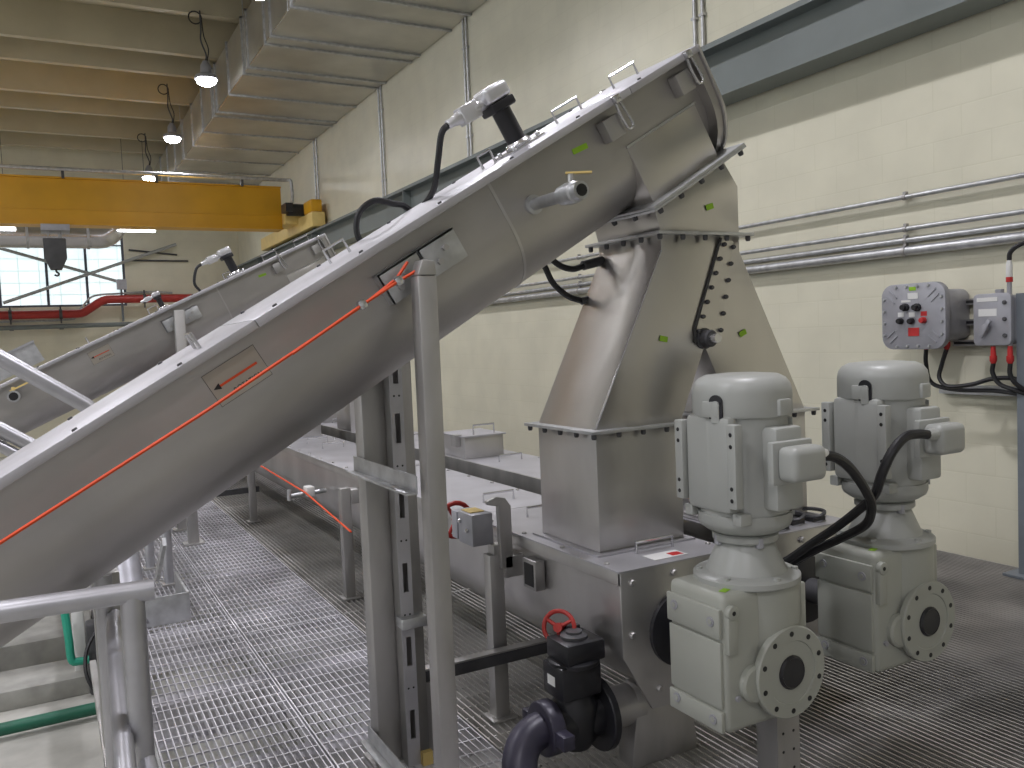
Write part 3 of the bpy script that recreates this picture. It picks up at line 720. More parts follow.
# floor leg under each output flange
lg = G(); lg.box(1.945, 1.952, 1.93, 2.02, 0, .45); lg.box(1.952, 2.035, 1.93, 1.937, 0, .45); lg.box(2.035, 2.042, 1.93, 2.02, 0, .45)
lg.box(1.93, 2.06, 1.92, 2.03, 0, .01)
lgo = lg.build('floor_leg', 'post', gm)
bolts('bolt_hole', 'black', gm, [(1.97+.045*i, 1.93, .07+.06*j) for i in (0, 1) for j in range(5)], (0, -1, 0), .005, .001)
# motor cables
k = [(1.995, 1.775, 1.21), (2.052, 1.775, 1.199), (2.134, 1.79, 1.155), (2.235, 1.82, 1.075), (2.315, 1.86, 1.002), (2.36, 1.92, .926), (2.362, 2.02, .862), (2.352, 2.12, .804), (2.345, 2.22, .738), (2.325, 2.32, .66), (2.32, 2.45, .55), (2.32, 2.8, .50), (2.32, 3.6, .48)]
tag(G().tube(k, .0155, 10, smooth=8).build('motor_cable', 'black'), 'black cable from the front gearmotor terminal box arching down', 'cable')
k = [(2.53, 1.80, 1.22), (2.47, 1.80, 1.228), (2.405, 1.80, 1.224), (2.341, 1.80, 1.182), (2.317, 1.82, 1.112), (2.328, 1.86, 1.037), (2.352, 1.95, .965), (2.335, 2.03, .895), (2.315, 2.12, .825), (2.305, 2.21, .755), (2.285, 2.31, .69), (2.265, 2.45, .60), (2.265, 2.8, .55), (2.265, 3.6, .53)]
tag(G().tube(k, .0155, 10, smooth=8).build('motor_cable', 'black'), 'black cable from the rear gearmotor sweeping down between the gearmotors', 'cable')

# ---------------------------------------------------------------- black plug valve with red handwheel
vx, vy = 1.60, 2.56
vt = thing('plug_valve', 'black gear-operated valve with red handwheel and pipe elbow on the grating', 'valve', (vx, vy, 0))
g = G(); g.box(vx-.075, vx+.085, vy-.075, vy+.075, .44, .515); g.build('gear_cover', 'blackmetal', vt, bevel=.010)
g = G(); g.box(vx-.098, vx+.068, vy-.07, vy+.07, .315, .435); g.build('gear_case', 'blackmetal', vt, bevel=.012)
g = G(); g.lathe([(.092, 0), (.095, .006), (.095, .016), (.085, .02)], (vx-.005, vy, .425), (0, 0, 1), 24); g.build('case_ring', 'blackmetal', vt)
g = G(); g.lathe([(.05, 0), (.05, .01), (.03, .016), (.03, .024)], (vx+.0, vy, .515), (0, 0, 1), 20); g.build('position_cap', 'darkgrey', vt)
G().box(vx-.0995, vx-.0985, vy-.02, vy+.03, .36, .395).build('label_plate', 'white', vt)
g = G(); g.lathe([(.055, 0), (.075, .03), (.085, .09), (.085, .16), (.06, .20), (.05, .22)], (vx-.01, vy, .12), (0, 0, 1), 24); g.cyl((vx-.10, vy, .215), (vx+.08, vy, .215), .078, n=24); g.build('valve_body', 'blackmetal', vt)
fg = G().lathe([(.13, 0), (.134, .004), (.134, .026), (.13, .03)], (vx+.075, vy, .215), (1, 0, 0), 32).build('pipe_flange', 'blackmetal', vt)
G().cyl((vx+.104, vy, .215), (1.86, vy, .215), .075, n=24).build('outlet_pipe', 'post', vt)
g = G(); g.lathe([(.092, 0), (.096, .006), (.096, .05), (.092, .056)], (vx-.10, vy, .215), (-1, 0, 0), 24); g.box(vx-.15, vx-.105, vy-.15, vy-.085, .19, .24); g.box(vx-.15, vx-.105, vy+.085, vy+.14, .19, .24); g.build('pipe_clamp', 'valvepurple', vt, bevel=.003)
R = .125; arc = [(vx-.12, vy, .215)]+[(vx-.15-R*math.sin(a), vy-.55*R*(1-math.cos(a)), .215-.95*R*(1-math.cos(a))) for a in [i*PI/2/8 for i in range(9)]]+[(vx-.15-R, vy-.10, .0), (vx-.15-R, vy-.11, -.25)]
g = G(); g.tube(arc, .062, 22); g.build('elbow', 'valvepurple', vt)
hwc = V((1.578, 2.625, .536)); hn = V((-.72, -.62, .25)).normalized()
G().cyl(hwc, hwc-hn*.10, .011).build('wheel_shaft', 'castgrey', vt)
hu = hn.cross(V((0, 0, 1))).normalized(); hv = hu.cross(hn)
g = G(); g.tube([hwc+hu*(.058*math.cos(a))+hv*(.058*math.sin(a)) for a in [i*2*PI/28 for i in range(28)]], .0085, 8, closed=True)
for a in (.5, .5+2*PI/3, .5+4*PI/3): g.tube([hwc+hn*.006, hwc+hu*(.057*math.cos(a))+hv*(.057*math.sin(a))], .0075, 6)
g.lathe([(.017, -.015), (.017, .02)], hwc, hn, 14); g.build('handwheel', 'red', vt)
G().box(1.60, 1.645, 2.585, 2.635, .51, .545).build('shaft_block', 'blackmetal', vt, bevel=.004)

# ---------------------------------------------------------------- handrail at the lower left
hr = thing('handrail', 'grey pipe handrail with end post at the lower left edge of the grating', 'handrail', (.13, 2.3, 0))
g = G(); g.tube([(-1.6, 2.37, 1.02), (-.13, 2.265, 1.02), (.17, 2.245, 1.02), (.198, 2.243, 1.02)], .026, 14); g.build('top_rail', 'rail', hr, bevel=0)
G().cyl((.148, 2.25, -.3), (.148, 2.25, 1.02), .028, n=16).build('post', 'rail', hr)
G().cyl((.11, 2.86, -.3), (.11, 2.86, .93), .026, n=16).build('post', 'rail', hr)
g = G(); g.tube([(.135, 2.84, .80), (.12, 2.6, .80), (.105, 2.2, .66), (.09, 1.75, .44), (.08, 1.35, .25)], .024, 12, smooth=4); g.build('mid_rail', 'rail', hr)
g = G(); g.tube([(.155, 2.235, .60), (.165, 1.9, .50), (.17, 1.4, .34)], .022, 12); g.build('lower_rail', 'rail', hr)
g = G(); g.box(.08, .105, 2.86, 3.9, .3, .34); g.box(.085, .165, 3.0, 3.1, -.9, .90); g.build('stringer', 'post', hr, bevel=.005)

pt = thing('kick_plate', 'bent steel toe plate standing on the grating behind the handrail', 'plate', (.5, 5.4, 0))
g = G(); g.box(.36, .66, 5.33, 5.345, 0, .17); g.box(.645, .66, 5.345, 5.9, 0, .17); g.build('plate', 'galv', pt, bevel=.002)
g = G(); g.obox((.55, 5.7, .30), (.02, .65, .05), Matrix.Rotation(-.55, 3, 'X')); g.build('brace', 'galv', pt)
g = G(); g.cyl((.34, 5.35, .0), (.34, 5.9, .40), .10, n=20); g.build('pipe', 'castgrey', pt)
for n, (x, y, h, m, l) in enumerate(((.65, 6.25, 1.0, 'rail', 'round rail post behind the toe plate under the foreground conveyor'), (.585, 6.8, 1.0, 'rail', 'farther slim rail post behind the toe plate'), )):
    q = thing('rail_post', l, 'post', (x, y, 0))
    G().cyl((x, y, 0), (x, y, h), .032, n=14).build('tube', m, q); G().box(x-.05, x+.05, y-.05, y+.05, 0, .012).build('base_plate', 'post', q)
# legs of the second inclined conveyor
q = thing('conveyor_leg', 'square steel leg under the second inclined conveyor on the grating', 'leg', (.98, 7.42, 0))
G().box(.94, 1.02, 7.40, 7.48, 0, 1.93).build('tube', 'post', q, bevel=.005)
G().box(.90, 1.06, 7.37, 7.52, 0, .012).build('base_plate', 'post', q)
q = thing('conveyor_leg', 'far-side square steel leg of the second inclined conveyor', 'leg', (.98, 8.10, 0))
G().box(.94, 1.02, 8.06, 8.14, 0, 1.76).build('tube', 'post', q, bevel=.005)
G().box(.90, 1.06, 8.03, 8.17, 0, .012).build('base_plate', 'post', q)

# sloping stair rails between the two inclined conveyors
sr = thing('stair_rail', 'bright sloping stair handrail crossing at the left edge behind the foreground conveyor', 'handrail', (0, 4.2, 0))
g = G(); g.tube([(-1.2, 4.2, 2.35), (-.167, 4.2, 1.601), (.14, 4.2, 1.379), (.17, 4.2, 1.35)], .034, 14); g.build('top_rail', 'rail', sr)
g = G(); g.tube([(-1.2, 4.2, 2.03), (-.186, 4.2, 1.30), (-.06, 4.2, 1.21), (.15, 4.2, 1.06)], .030, 12); g.build('mid_rail', 'rail', sr)
g = G(); g.tube([(-.8, 4.2, 1.63), (-.20, 4.2, 1.235), (.15, 4.2, .99)], .024, 12); g.build('lower_rail', 'rail', sr)
for x, z in ((.15, 1.37), (-.75, 2.03)):
    G().cyl((x, 4.2, ZB), (x, 4.2, z), .024, n=12).build('post', 'rail', sr)

# ---------------------------------------------------------------- right wall services
def conduit(z, r, x, label, g_=None):
    t = thing('conduit', label, 'conduit', (x, 8, z), group=g_)
    G().cyl((x, .5, z), (x, 26.8, z), r, n=14).build('pipe', 'galv', t)
    y = 2.2+random.random()*.1
    for y in (1.9, 3.95, 6.0, 8.1, 10.2, 12.3, 14.4, 17):
        g = G(); g.cyl((x, y-.012, z), (x, y+.012, z), r+.006, n=14); g.box(x, XW, y-.014, y+.014, z-.008, z+.008); g.box(x-.008, x+.02, y-.012, y+.012, z+r, z+r+.02)
        g.build('clamp', 'post', t)
    return t
conduit(2.452, .017, 5.32, 'topmost thin conduit along the block wall, set apart above the others')
conduit(2.232, .017, 5.32, 'upper thin conduit of the close group of three along the block wall')
conduit(2.152, .019, 5.32, 'middle bright conduit of the close group of three along the block wall')
conduit(2.078, .033, 5.315, 'thickest, lowest pipe of the group of three along the block wall')

for (y, w) in ((10.79, .075), (14.2, .10), (18.25, .15), (6.045, .09)):
    for k_ in (0, 1):
        yy = y+(k_-.5)*w*1.2
        nm = {10.79: 'second pair from the right', 14.2: 'third pair from the right', 18.25: 'pair nearest the yellow crane', 6.045: 'pair above the foreground conveyor end'}[y]
        t = thing('riser_conduit', ('left' if k_ else 'right')+' vertical conduit of the '+nm, 'conduit', (5.355, yy, 4.0))
        G().cyl((5.352, yy, 4.0), (5.352, yy, 7.0), .016, n=10).build('pipe', 'galv', t)
        for z in (4.4, 5.6, 6.7): G().box(5.335, 5.378, yy-.03, yy+.03, z-.012, z+.012).build('strap', 'galv', t)

# crane runway beam with brackets
rb = thing('runway_beam', 'grey-green steel crane runway beam along the upper block wall', 'beam', (5.2, 10, 3.53))
g = G(); g.box(5.05, 5.33, -5.8, 26.9, 3.94, 3.985); g.build('top_flange', 'beam', rb)
g = G(); g.box(5.18, 5.20, -5.8, 26.9, 3.56, 3.94); g.build('web', 'beam', rb)
g = G(); g.box(5.05, 5.33, -5.8, 26.9, 3.52, 3.56); g.build('bottom_flange', 'beam', rb)
for y in (-3, 2.2, 7.4, 12.6, 17.8, 23):
    g = G(); g.box(5.05, 5.378, y-.01, y+.01, 3.56, 3.94); g.build('stiffener', 'beam', rb)
    g = G(); g.box(5.10, 5.378, y-.10, y+.10, 3.40, 3.52); g.build('wall_bracket', 'beam', rb)
G().box(5.15, 5.21, -5.8, 26.9, 3.985, 4.02).build('crane_track', 'post', rb)

# control station on strut rails
def strut_rail(z, y0, y1, label):
    t = thing('strut_rail', label, 'strut', (5.33, (y0+y1)/2, z))
    g = G(); g.box(5.337, 5.378, y0, y1, z-.02, z+.02); g.build('channel', 'post', t)
    g = G(); g.box(5.335, 5.338, y0+.01, y1-.01, z-.009, z+.009); g.build('slot', 'black', t)
strut_rail(1.70, 2.75, 3.62, 'top strut rail behind the grey control boxes')
strut_rail(1.565, 2.75, 3.62, 'middle strut rail behind the grey control boxes')
strut_rail(1.43, 2.75, 3.62, 'bottom strut rail behind the grey control boxes')
def rrect(y0, y1, z0, z1, r, n=6):
    out = []
    for cy, cz, a0 in ((y1-r, z1-r, 0), (y0+r, z1-r, PI/2), (y0+r, z0+r, PI), (y1-r, z0+r, 1.5*PI)):
        for i in range(n+1):
            a = a0+PI/2*i/n; out.append((cy+r*math.cos(a), cz+r*math.sin(a)))
    return out
cs = thing('control_station', 'rounded grey cast control box with push buttons on the block wall', 'control box', (5.3, 3.71, 1.4))
G().yz(rrect(3.52, 3.90, 1.45, 1.79, .06), 5.10, 5.378).build('housing', 'castgrey', cs, bevel=.01)
G().yz(rrect(3.472, 3.945, 1.402, 1.838, .085), 5.05, 5.10).build('cover', 'castgrey', cs, bevel=.006)
pts = [(5.05, 3.708+sy*.213, 1.62+dz) for sy in (-1, 1) for dz in (-.12, -.04, .04, .12)]+[(5.05, 3.708+dy, 1.62+sz*.197) for sz in (-1, 1) for dy in (-.12, -.04, .04, .12)]
bolts('cover_bolt', 'galv', cs, pts, (-1, 0, 0), .010, .012)
for sy in (-1, 1):
    for sz in (-1, 1):
        g = G()
        for q_ in (0, .035):
            c_ = V((5.05, 3.708+sy*(.165-q_*.6), 1.62+sz*(.115+q_))); g.obox(c_, (.012, .075, .008), Matrix.Rotation(sy*sz*.7, 3, 'X'))
        g.build('corner_rib', 'castgrey', cs)
for y, z in ((3.755, 1.682), (3.668, 1.678)):
    g = G(); g.lathe([(.026, 0), (.026, .02), (.018, .022), (.018, .045)], (5.05, y, z), (-1, 0, 0), 14); g.build('selector_switch', 'black', cs)
for (y, z, m, m2) in ((3.795, 1.60, 'black', 'white'), (3.712, 1.597, 'black', 'white'), (3.624, 1.60, 'redlabel', 'redlabel')):
    g = G(); g.lathe([(.021, 0), (.021, .02), (.016, .035)], (5.05, y, z-.008), (-1, 0, 0), 14); g.build('push_button', m, cs)
    G().box(5.048, 5.0505, y-.022, y+.022, z+.02, z+.05).build('button_label', m2, cs)
G().box(5.047, 5.0505, 3.665, 3.74, 1.735, 1.775).build('name_label', 'white', cs)
G().box(5.048, 5.0505, 3.68, 3.73, 1.79, 1.815).build('green_tape', 'tag', cs)
G().box(5.048, 5.0505, 3.72, 3.79, 1.715, 1.73).build('name_label', 'white', cs)
G().box(5.047, 5.0505, 3.66, 3.74, 1.49, 1.545).build('warning_label', 'redlabel', cs)
for y in (3.69, 3.542): G().lathe([(.022, 0), (.022, .03), (.013, .05)], (5.16, y, 1.445), (0, 0, -1), 10).build('gland', 'redlabel', cs)
ds = thing('disconnect_switch', 'small grey disconnect switch box with lever right of the control station', 'switch', (5.25, 3.20, 1.42))
G().yz(rrect(3.085, 3.30, 1.43, 1.725, .03), 5.13, 5.335).build('housing', 'castgrey', ds, bevel=.006)
G().yz(rrect(3.078, 3.315, 1.42, 1.738, .03), 5.095, 5.13).build('cover', 'castgrey', ds, bevel=.005)
G().box(5.093, 5.096, 3.16, 3.29, 1.69, 1.715).build('top_label', 'white', ds)
G().box(5.093, 5.096, 3.165, 3.28, 1.60, 1.645).build('white_label', 'white', ds)
g = G(); g.cyl((5.095, 3.23, 1.53), (5.07, 3.23, 1.53), .022); g.obox((5.07, 3.225, 1.525), (.015, .025, .12), Matrix.Rotation(.5, 3, 'X')); g.build('lever', 'castgrey', ds, bevel=.003)
bolts('cover_bolt', 'darkgrey', ds, [(5.095, 3.115, z) for z in (1.48, 1.58, 1.68)], (-1, 0, 0), .013, .012)
G().cyl((5.12, 3.10, 1.34), (5.12, 3.10, 1.90), .014, n=10).build('side_conduit', 'castgrey', ds)
G().lathe([(.012, 0), (.018, .03), (.018, .10), (.012, .14)], (5.12, 3.10, 1.80), (0, 0, 1), 10).build('top_gland', 'white', ds)
G().lathe([(.019, 0), (.019, .03)], (5.12, 3.10, 1.80), (0, 0, 1), 10).build('gland_ring', 'redlabel', ds)
G().lathe([(.025, 0), (.025, .025)], (5.20, 3.21, 1.738), (0, 0, 1), 10).build('top_plug', 'castgrey', ds)
for y in (3.205, 3.10): G().lathe([(.014, -.06), (.016, 0), (.021, .0), (.021, .03), (.012, .05)], (5.12, y, 1.355), (0, 0, -1), 10).build('gland', 'redlabel', ds)
cables = [
 ('black cable looping up from the top of the disconnect switch', [(5.12, 3.10, 1.93), (5.12, 3.09, 1.98), (5.13, 3.03, 2.02), (5.15, 2.92, 2.03), (5.18, 2.75, 1.98), (5.30, 2.7, 1.6)]),
 ('black cable hanging from the right gland of the control station', [(5.16, 3.542, 1.40), (5.16, 3.58, 1.29), (5.15, 3.59, 1.21), (5.15, 3.53, 1.155), (5.16, 3.38, 1.17), (5.17, 3.24, 1.21), (5.18, 3.10, 1.21), (5.2, 2.98, 1.14), (5.26, 2.9, .9)]),
 ('black cable from the left gland of the control station passing behind the rear gearmotor', [(5.16, 3.69, 1.40), (5.17, 3.70, 1.30), (5.20, 3.68, 1.17), (5.2, 3.5, 1.13), (5.2, 3.2, 1.13), (5.22, 2.95, 1.08)]),
 ('black cable from the left gland below the disconnect switch', [(5.12, 3.205, 1.31), (5.12, 3.21, 1.25), (5.13, 3.17, 1.18), (5.15, 3.07, 1.14), (5.22, 2.96, 1.08)]),
 ('black cable from the right gland below the disconnect switch', [(5.12, 3.10, 1.31), (5.12, 3.10, 1.24), (5.14, 3.06, 1.17), (5.2, 2.95, 1.10)])]
for l, p in cables: tag(G().tube(p, .014, 8, smooth=6).build('wall_cable', 'black'), l, 'cable')
g = G(); g.box(5.33, 5.378, 2.9, 3.72, 1.09, 1.15); tag(g.build('cable_strut', 'galv'), 'flat galvanised strut on the wall below the hanging cables', 'strut')
eq = thing('equipment_post', 'blue-grey steel post standing at the right edge before the block wall', 'post', (5.22, 3.0, 0))
g = G(); g.box(5.16, 5.18, 2.86, 3.085, 0, 1.73); g.box(5.26, 5.28, 2.86, 3.085, 0, 1.73); g.box(5.18, 5.26, 2.965, 2.98, 0, 1.73); g.build('column', 'column', eq)
G().box(5.10, 5.34, 2.80, 3.15, 0, .015).build('base_plate', 'column', eq)

# ---------------------------------------------------------------- overhead: duct, lamps, crane
du = thing('air_duct', 'large rectangular sheet-metal air duct hung along the ceiling beside the wall', 'duct', (4.2, 12, 6.0))
G().box(3.1, 5.365, 1.0, 26.9, 6.0, 6.86).build('duct_body', 'duct', du)
ys = [2.2, 3.4, 4.6, 5.8, 7.0, 8.2, 9.4, 10.6, 11.25, 12.4, 12.75, 13.9, 14.25, 15.5, 16.7, 17.0, 18.3, 19.6, 21, 22.4, 23.8, 25.2]
for i, y in enumerate(ys):
    g = G(); e = .03
    g.box(3.1-e, 5.37, y-.025, y+.025, 6.0-e, 6.0); g.box(3.1-e, 3.1, y-.025, y+.025, 6.0, 6.86+e); g.box(3.1-e, 5.37, y-.025, y+.025, 6.86, 6.86+e)
    g.build('duct_flange', 'galv', du)
G().box(3.085, 3.10, 1.0, 26.9, 5.995, 6.02).build('corner_seam', 'bright', du)
for i, y in enumerate((11.25, 13.9, 17.0, 21.0)):
    g = G(); g.cyl((3.07, y+.1, 5.97), (3.07, y+.1, 7.72), .008, n=6); g.build('hanger_rod', 'galv', du)

lamp_parts = {}
def lamp(x, y, label):
    t = thing('high_bay_lamp', label, 'lamp', (x, y, 6.0), group='high bay lamps hung in rows from the ceiling')
    if not lamp_parts:
        B = lambda g, n, m: g.build(n, m, t, local=True)
        lamp_parts['h'] = B(G().lathe([(.04, .30), (.06, .26), (.085, .22), (.09, .10), (.17, .06), (.185, .02), (.185, 0.), (.16, -.004)], (0, 0, 0), (0, 0, 1), 28), 'housing', 'castgrey')
        lamp_parts['l'] = B(G().lathe([(.16, 0), (.155, -.03), (.13, -.065), (.08, -.09), (.02, -.097)], (0, 0, -.002), (0, 0, 1), 28), 'lens', 'lamp')
        g = G(); g.tube([(0, 0, .28), (.02, 0, .40), (-.05, 0, .62), (-.04, 0, .8), (-.04, 0, 1.1)], .013, 6, smooth=5)
        lamp_parts['c'] = B(g, 'hanging_chain', 'darkgrey')
        g = G(); g.tube([(-.12+.10*math.cos(a), 0, .98+.10*math.sin(a)) for a in [i*2*PI/16 for i in range(16)]], .011, 6, closed=True)
        g.tube([(-.02, 0, .95), (0, .0, .7), (.06, 0, .5), (.03, 0, .3)], .009, 6, smooth=5)
        lamp_parts['k'] = B(g, 'power_cord', 'black')
    else:
        for o in lamp_parts.values():
            c = o.copy(); COL.objects.link(c); c.parent = t
    ld = bpy.data.lights.new('lamp_glow', 'AREA'); ld.shape = 'DISK'; ld.size = .30; ld.energy = LAMP_W*(0.45 if y > 18 else .62 if y > 10 else 1); ld.color = (.95, .93, 1.0); ld.spread = math.radians(150)
    lo = bpy.data.objects.new('lamp_glow', ld); COL.objects.link(lo); lo.parent = t; lo.location = (0, 0, -.105)
    return t
LAMP_W = 72
rows = [(2.6, 14.8, 'lit high bay lamp hanging nearest in view, largest beside the duct'), (2.6, 19.05, 'lit high bay lamp hanging second from the front beside the duct'), (2.6, 23.5, 'lit high bay lamp farthest back, just above the yellow crane'),
        (2.6, 10.9, 'high bay lamp at the top edge of the photo under the duct')]
for x, y, l in rows: lamp(x, y, l)
for x in (2.6, -1.75, -6.1):
    for y in (-2.0, 2.3, 6.7, 11.2, 15.3, 19.4, 23.5):
        if x == 2.6 and (y > 7 or y < 0): continue
        lamp(x, y, 'high bay lamp of the rows outside the photo')

cr = thing('bridge_crane', 'yellow overhead bridge crane girder spanning the hall', 'crane', (0, 19.1, 4.15))
g = G(); g.box(XL+.4, 4.75, 18.98, 19.28, 4.18, 5.05); g.build('girder_web', 'yellow', cr)
g = G(); g.box(XL+.4, 4.75, 18.93, 19.35, 5.05, 5.08); g.box(XL+.4, 4.75, 18.90, 19.38, 4.15, 4.18); g.box(XL+.4, 4.75, 18.965, 18.98, 4.45, 4.47); g.build('girder_flange', 'yellow', cr)
g = G(); g.box(4.75, 5.12, 18.7, 19.6, 4.25, 4.55); g.box(5.03, 5.30, 17.6, 22.4, 4.06, 4.36); g.build('end_truck', 'paleyellow', cr, bevel=.01)
g = G(); g.box(5.02, 5.26, 17.62, 18.2, 4.36, 4.62); g.build('drive_gearbox', 'yellow', cr, bevel=.03)
g = G(); g.cyl((4.72, 18.4, 4.50), (5.1, 18.4, 4.50), .13); g.box(4.65, 4.80, 18.2, 18.6, 4.44, 4.62); g.build('drive_motor', 'blackmetal', cr)
for y in (18.0, 21.8): G().cyl((5.14, y, 4.11), (5.22, y, 4.11), .09).build('wheel', 'darkgrey', cr)
g = G(); g.cyl((XL+.4, 18.9, 5.22), (4.85, 18.9, 5.22), .04, n=10); g.build('conductor_bar', 'galv', cr)
for i in range(8): G().box(-8+1.7*i, -7.95+1.7*i, 18.88, 19.0, 5.05, 5.24).build('bar_hanger', 'darkgrey', cr)
g = G(); g.tube([(4.85, 18.9, 5.22), (4.95, 18.85, 5.2), (4.96, 18.8, 4.9), (4.90, 18.7, 4.6)], .035, 8, smooth=4); g.build('drop_cable', 'galv', cr)
ho = thing('hoist', 'grey hoist trolley with hook block hanging under the yellow crane before the window', 'hoist', (.32, 18.9, 3.3))
g = G(); g.box(.08, .58, 18.80, 19.3, 4.02, 4.147); g.build('trolley', 'castgrey', ho, bevel=.01)
g = G(); g.xz([(.10, 3.88), (.50, 3.88), (.50, 3.50), (.40, 3.28), (.20, 3.28), (.12, 3.50)], 18.85, 19.15); g.build('hook_block', 'darkgrey', ho, bevel=.02)
g = G()
for x in (.2, .43): g.cyl((x, 18.97, 3.8), (x, 18.97, 4.06), .012, n=6)
g.build('rope', 'post', ho)
g = G(); g.tube([(.30, 18.97, 3.30), (.30, 18.97, 3.24), (.34, 18.97, 3.2), (.31, 18.97, 3.16), (.26, 18.97, 3.18)], .02, 8, smooth=4); g.build('hook', 'darkgrey', ho)
# round duct and strip lights far behind the crane
rd = thing('round_duct', 'shiny round air duct below the roof in front of the far window', 'duct', (0, 24.5, 4.5))
g = G(); g.cyl((XL+.02, 24.5, 4.60), (1.2, 24.5, 4.60), .30, n=24); g.tube([(1.2, 24.5, 4.60), (1.5, 24.5, 4.62), (1.72, 24.5, 4.78), (1.82, 24.5, 5.1), (1.82, 24.5, 5.75)], .30, 20, smooth=4); g.build('pipe', 'bright', rd)
for x in (-.9, -.2, .5, 1.15): G().cyl((x-.03, 24.5, 4.60), (x+.03, 24.5, 4.60), .315, n=24).build('joint_band', 'galv', rd)
for (x0, x1, l) in ((1.85, 2.75, 'lit strip light just below the crane girder, right of the window'), (-1.6, -.42, 'lit strip light below the crane girder at the left edge')):
    t = thing('strip_light', l, 'lamp', (x0, 23.6, 4.75))
    G().box(x0, x1, 24.15, 24.3, 4.77, 4.83).build('housing', 'white', t); G().box(x0+.02, x1-.02, 24.17, 24.28, 4.72, 4.77).build('tube', 'strip', t)
    g = G(); g.cyl((x0+.2, 24.22, 4.83), (x0+.2, 24.22, 7.72), .006, n=6); g.cyl((x1-.2, 24.22, 4.83), (x1-.2, 24.22, 7.72), .006, n=6); g.build('hanger', 'darkgrey', t)

# far wall services
bt = thing('cross_brace', 'two crossing grey brace bars in front of the far window', 'brace', (.6, 26.85, 3.1))
g = G(); g.cyl((-.9, 26.88, 4.56), (2.0, 26.88, 3.63), .045, n=8); g.build('bar', 'brace', bt)
g = G(); g.cyl((-.9, 26.80, 3.08), (3.57, 26.80, 4.71), .045, n=8); g.build('bar', 'brace', bt)
jb = thing('junction_box', 'grey junction box with conduit beside the far window', 'box', (2.02, 26.7, 3.35))
G().box(1.90, 2.15, 26.52, 26.73, 3.40, 3.68).build('box', 'castgrey', jb)
g = G(); g.tube([(-1.4, 26.95, 2.58), (.6, 26.95, 2.60), (.85, 26.95, 2.75), (1.2, 26.95, 3.18), (1.5, 26.95, 3.28), (1.9, 26.95, 3.30), (2.8, 26.95, 3.34), (3.4, 26.95, 3.30)], .03, 8, smooth=4); g.build('conduit', 'galv', jb)
G().cyl((2.02, 26.75, 2.5), (2.02, 26.75, 3.40), .03, n=8).build('drop_conduit', 'column', jb)
rp = thing('red_pipe', 'red fire main pipe with an offset along the far wall below the window', 'pipe', (0, 26.5, 2.7))
g = G(); g.tube([(XL+.02, 26.6, 2.74), (.85, 26.6, 2.74), (.95, 26.6, 2.75), (1.04, 26.6, 2.785), (1.12, 26.6, 2.84), (1.42, 26.6, 3.04), (1.52, 26.6, 3.09), (1.62, 26.6, 3.12), (1.75, 26.6, 3.125), (5.3, 26.6, 3.13)], .115, 14); g.build('pipe', 'red', rp)
for x in (-.75, .45, 2.6):
    z = 2.74 if x < 1 else 3.125
    g = G(); g.cyl((x-.04, 26.6, z), (x+.04, 26.6, z), .135, n=14); g.box(x-.03, x+.03, 26.6, 26.999, z-.03, z+.03); g.box(x-.02, x+.02, 26.58, 26.62, z-.25, z+.25); g.build('clamp', 'darkgrey', rp)
gp = thing('green_pipe', 'dark green pipe along the far wall under the red pipe', 'pipe', (0, 26.6, 2.4))
G().cyl((XL+.02, 26.65, 2.36), (2.6, 26.65, 2.42), .065, n=12).build('pipe', 'beam', gp)
for x in (-.75, .45): G().box(x-.05, x+.05, 26.65, 27, 2.33, 2.41).build('clamp', 'darkgrey', gp)
# frame lines on the far wall right of the window
for i, (a, b, l) in enumerate((((2.3, 4.55), (3.6, 4.42), 'upper thin dark conduit on the far wall right of the window'), ((2.3, 4.25), (3.9, 4.24), 'lower thin dark conduit on the far wall right of the window'))):
    tag(G().cyl((a[0], 26.95, a[1]), (b[0], 26.95, b[1]), .025, n=8).build('wall_conduit', 'darkgrey'), l, 'conduit')
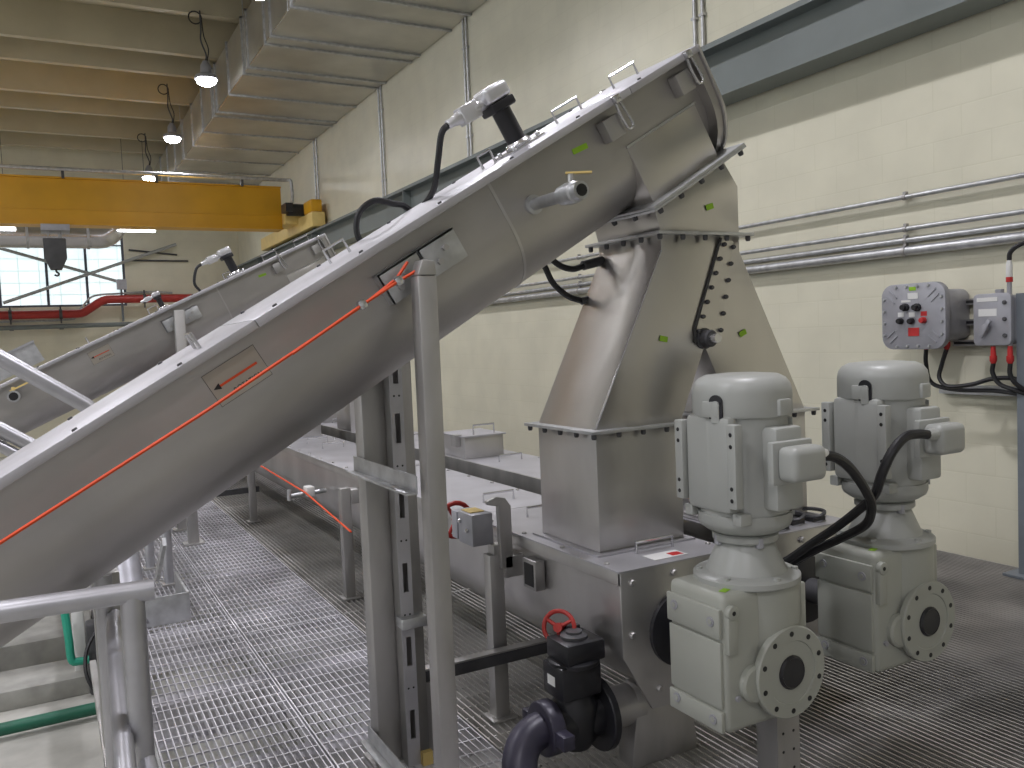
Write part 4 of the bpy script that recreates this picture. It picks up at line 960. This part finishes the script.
# feed channel of a farther conveyor seen at the left edge
fc = thing('feed_trough', 'open steel feed channel beyond the second inclined conveyor at the left edge', 'trough', (-.4, 9.6, 0))
m_ = Matrix.Rotation(-.45, 3, 'Y')
g = G(); g.obox((-.95, 9.6, 1.22), (2.0, .02, .20), m_); g.obox((-.95, 9.95, 1.22), (2.0, .02, .20), m_); g.obox((-.91, 9.78, 1.14), (2.0, .36, .02), m_); g.build('channel', 'galv', fc)
g = G(); g.obox((-.99, 9.6, 1.32), (2.0, .06, .02), m_); g.build('lip', 'rail', fc)
for y in (9.62, 9.93): G().box(-.95, -.89, y-.03, y+.03, ZB, 1.14).build('leg', 'post', fc)

# repeats carry their group
GROUPS = {'screw_conveyor': 'horizontal screw conveyors on the grating', 'inclined_screw_conveyor': 'inclined screw conveyors', 'gearmotor': 'gearmotors at the trough ends',
          'diverter_hopper': 'two-legged hoppers', 'conduit': 'conduits along the block wall', 'riser_conduit': 'vertical conduits on the upper wall', 'level_sensor': 'level sensors on the conveyor covers',
          'strut_rail': 'strut rails behind the control boxes', 'wall_cable': 'black cables on the block wall', 'drain_valve': 'drain valves on the inclined conveyors', 'motor_cable': 'gearmotor cables',
          'pull_cord': 'orange pull cords', 'sensor_hose': 'sensor cables at the hopper', 'strip_light': 'strip lights below the crane', 'rail_post': 'rail posts behind the toe plate', 'conveyor_leg': 'legs of the second inclined conveyor',
          'kerb': 'concrete kerbs on the lower floor', 'wall_conduit': 'thin conduits on the far wall'}
for o in list(SC.objects):
    n = o.name.split('.')[0]
    if o.parent is None and n in GROUPS and 'category' in o: o['group'] = GROUPS[n]

# ---------------------------------------------------------------- world and view
wd = bpy.data.worlds.new('world'); SC.world = wd; wd.use_nodes = True
wd.node_tree.nodes['Background'].inputs[0].default_value = (.75, .85, 1, 1); wd.node_tree.nodes['Background'].inputs[1].default_value = .3
SC.view_settings.view_transform = 'Standard'; SC.view_settings.look = 'None'
SC.view_settings.gamma = 1; SC.view_settings.use_curve_mapping = False
SC.view_settings.exposure = -0.08
SC.cycles.use_denoising = True
SC.cycles.max_bounces = 8; SC.cycles.diffuse_bounces = 5; SC.cycles.glossy_bounces = 4
SC.cycles.sample_clamp_indirect = 6
SC.cycles.caustics_reflective = False; SC.cycles.caustics_refractive = False
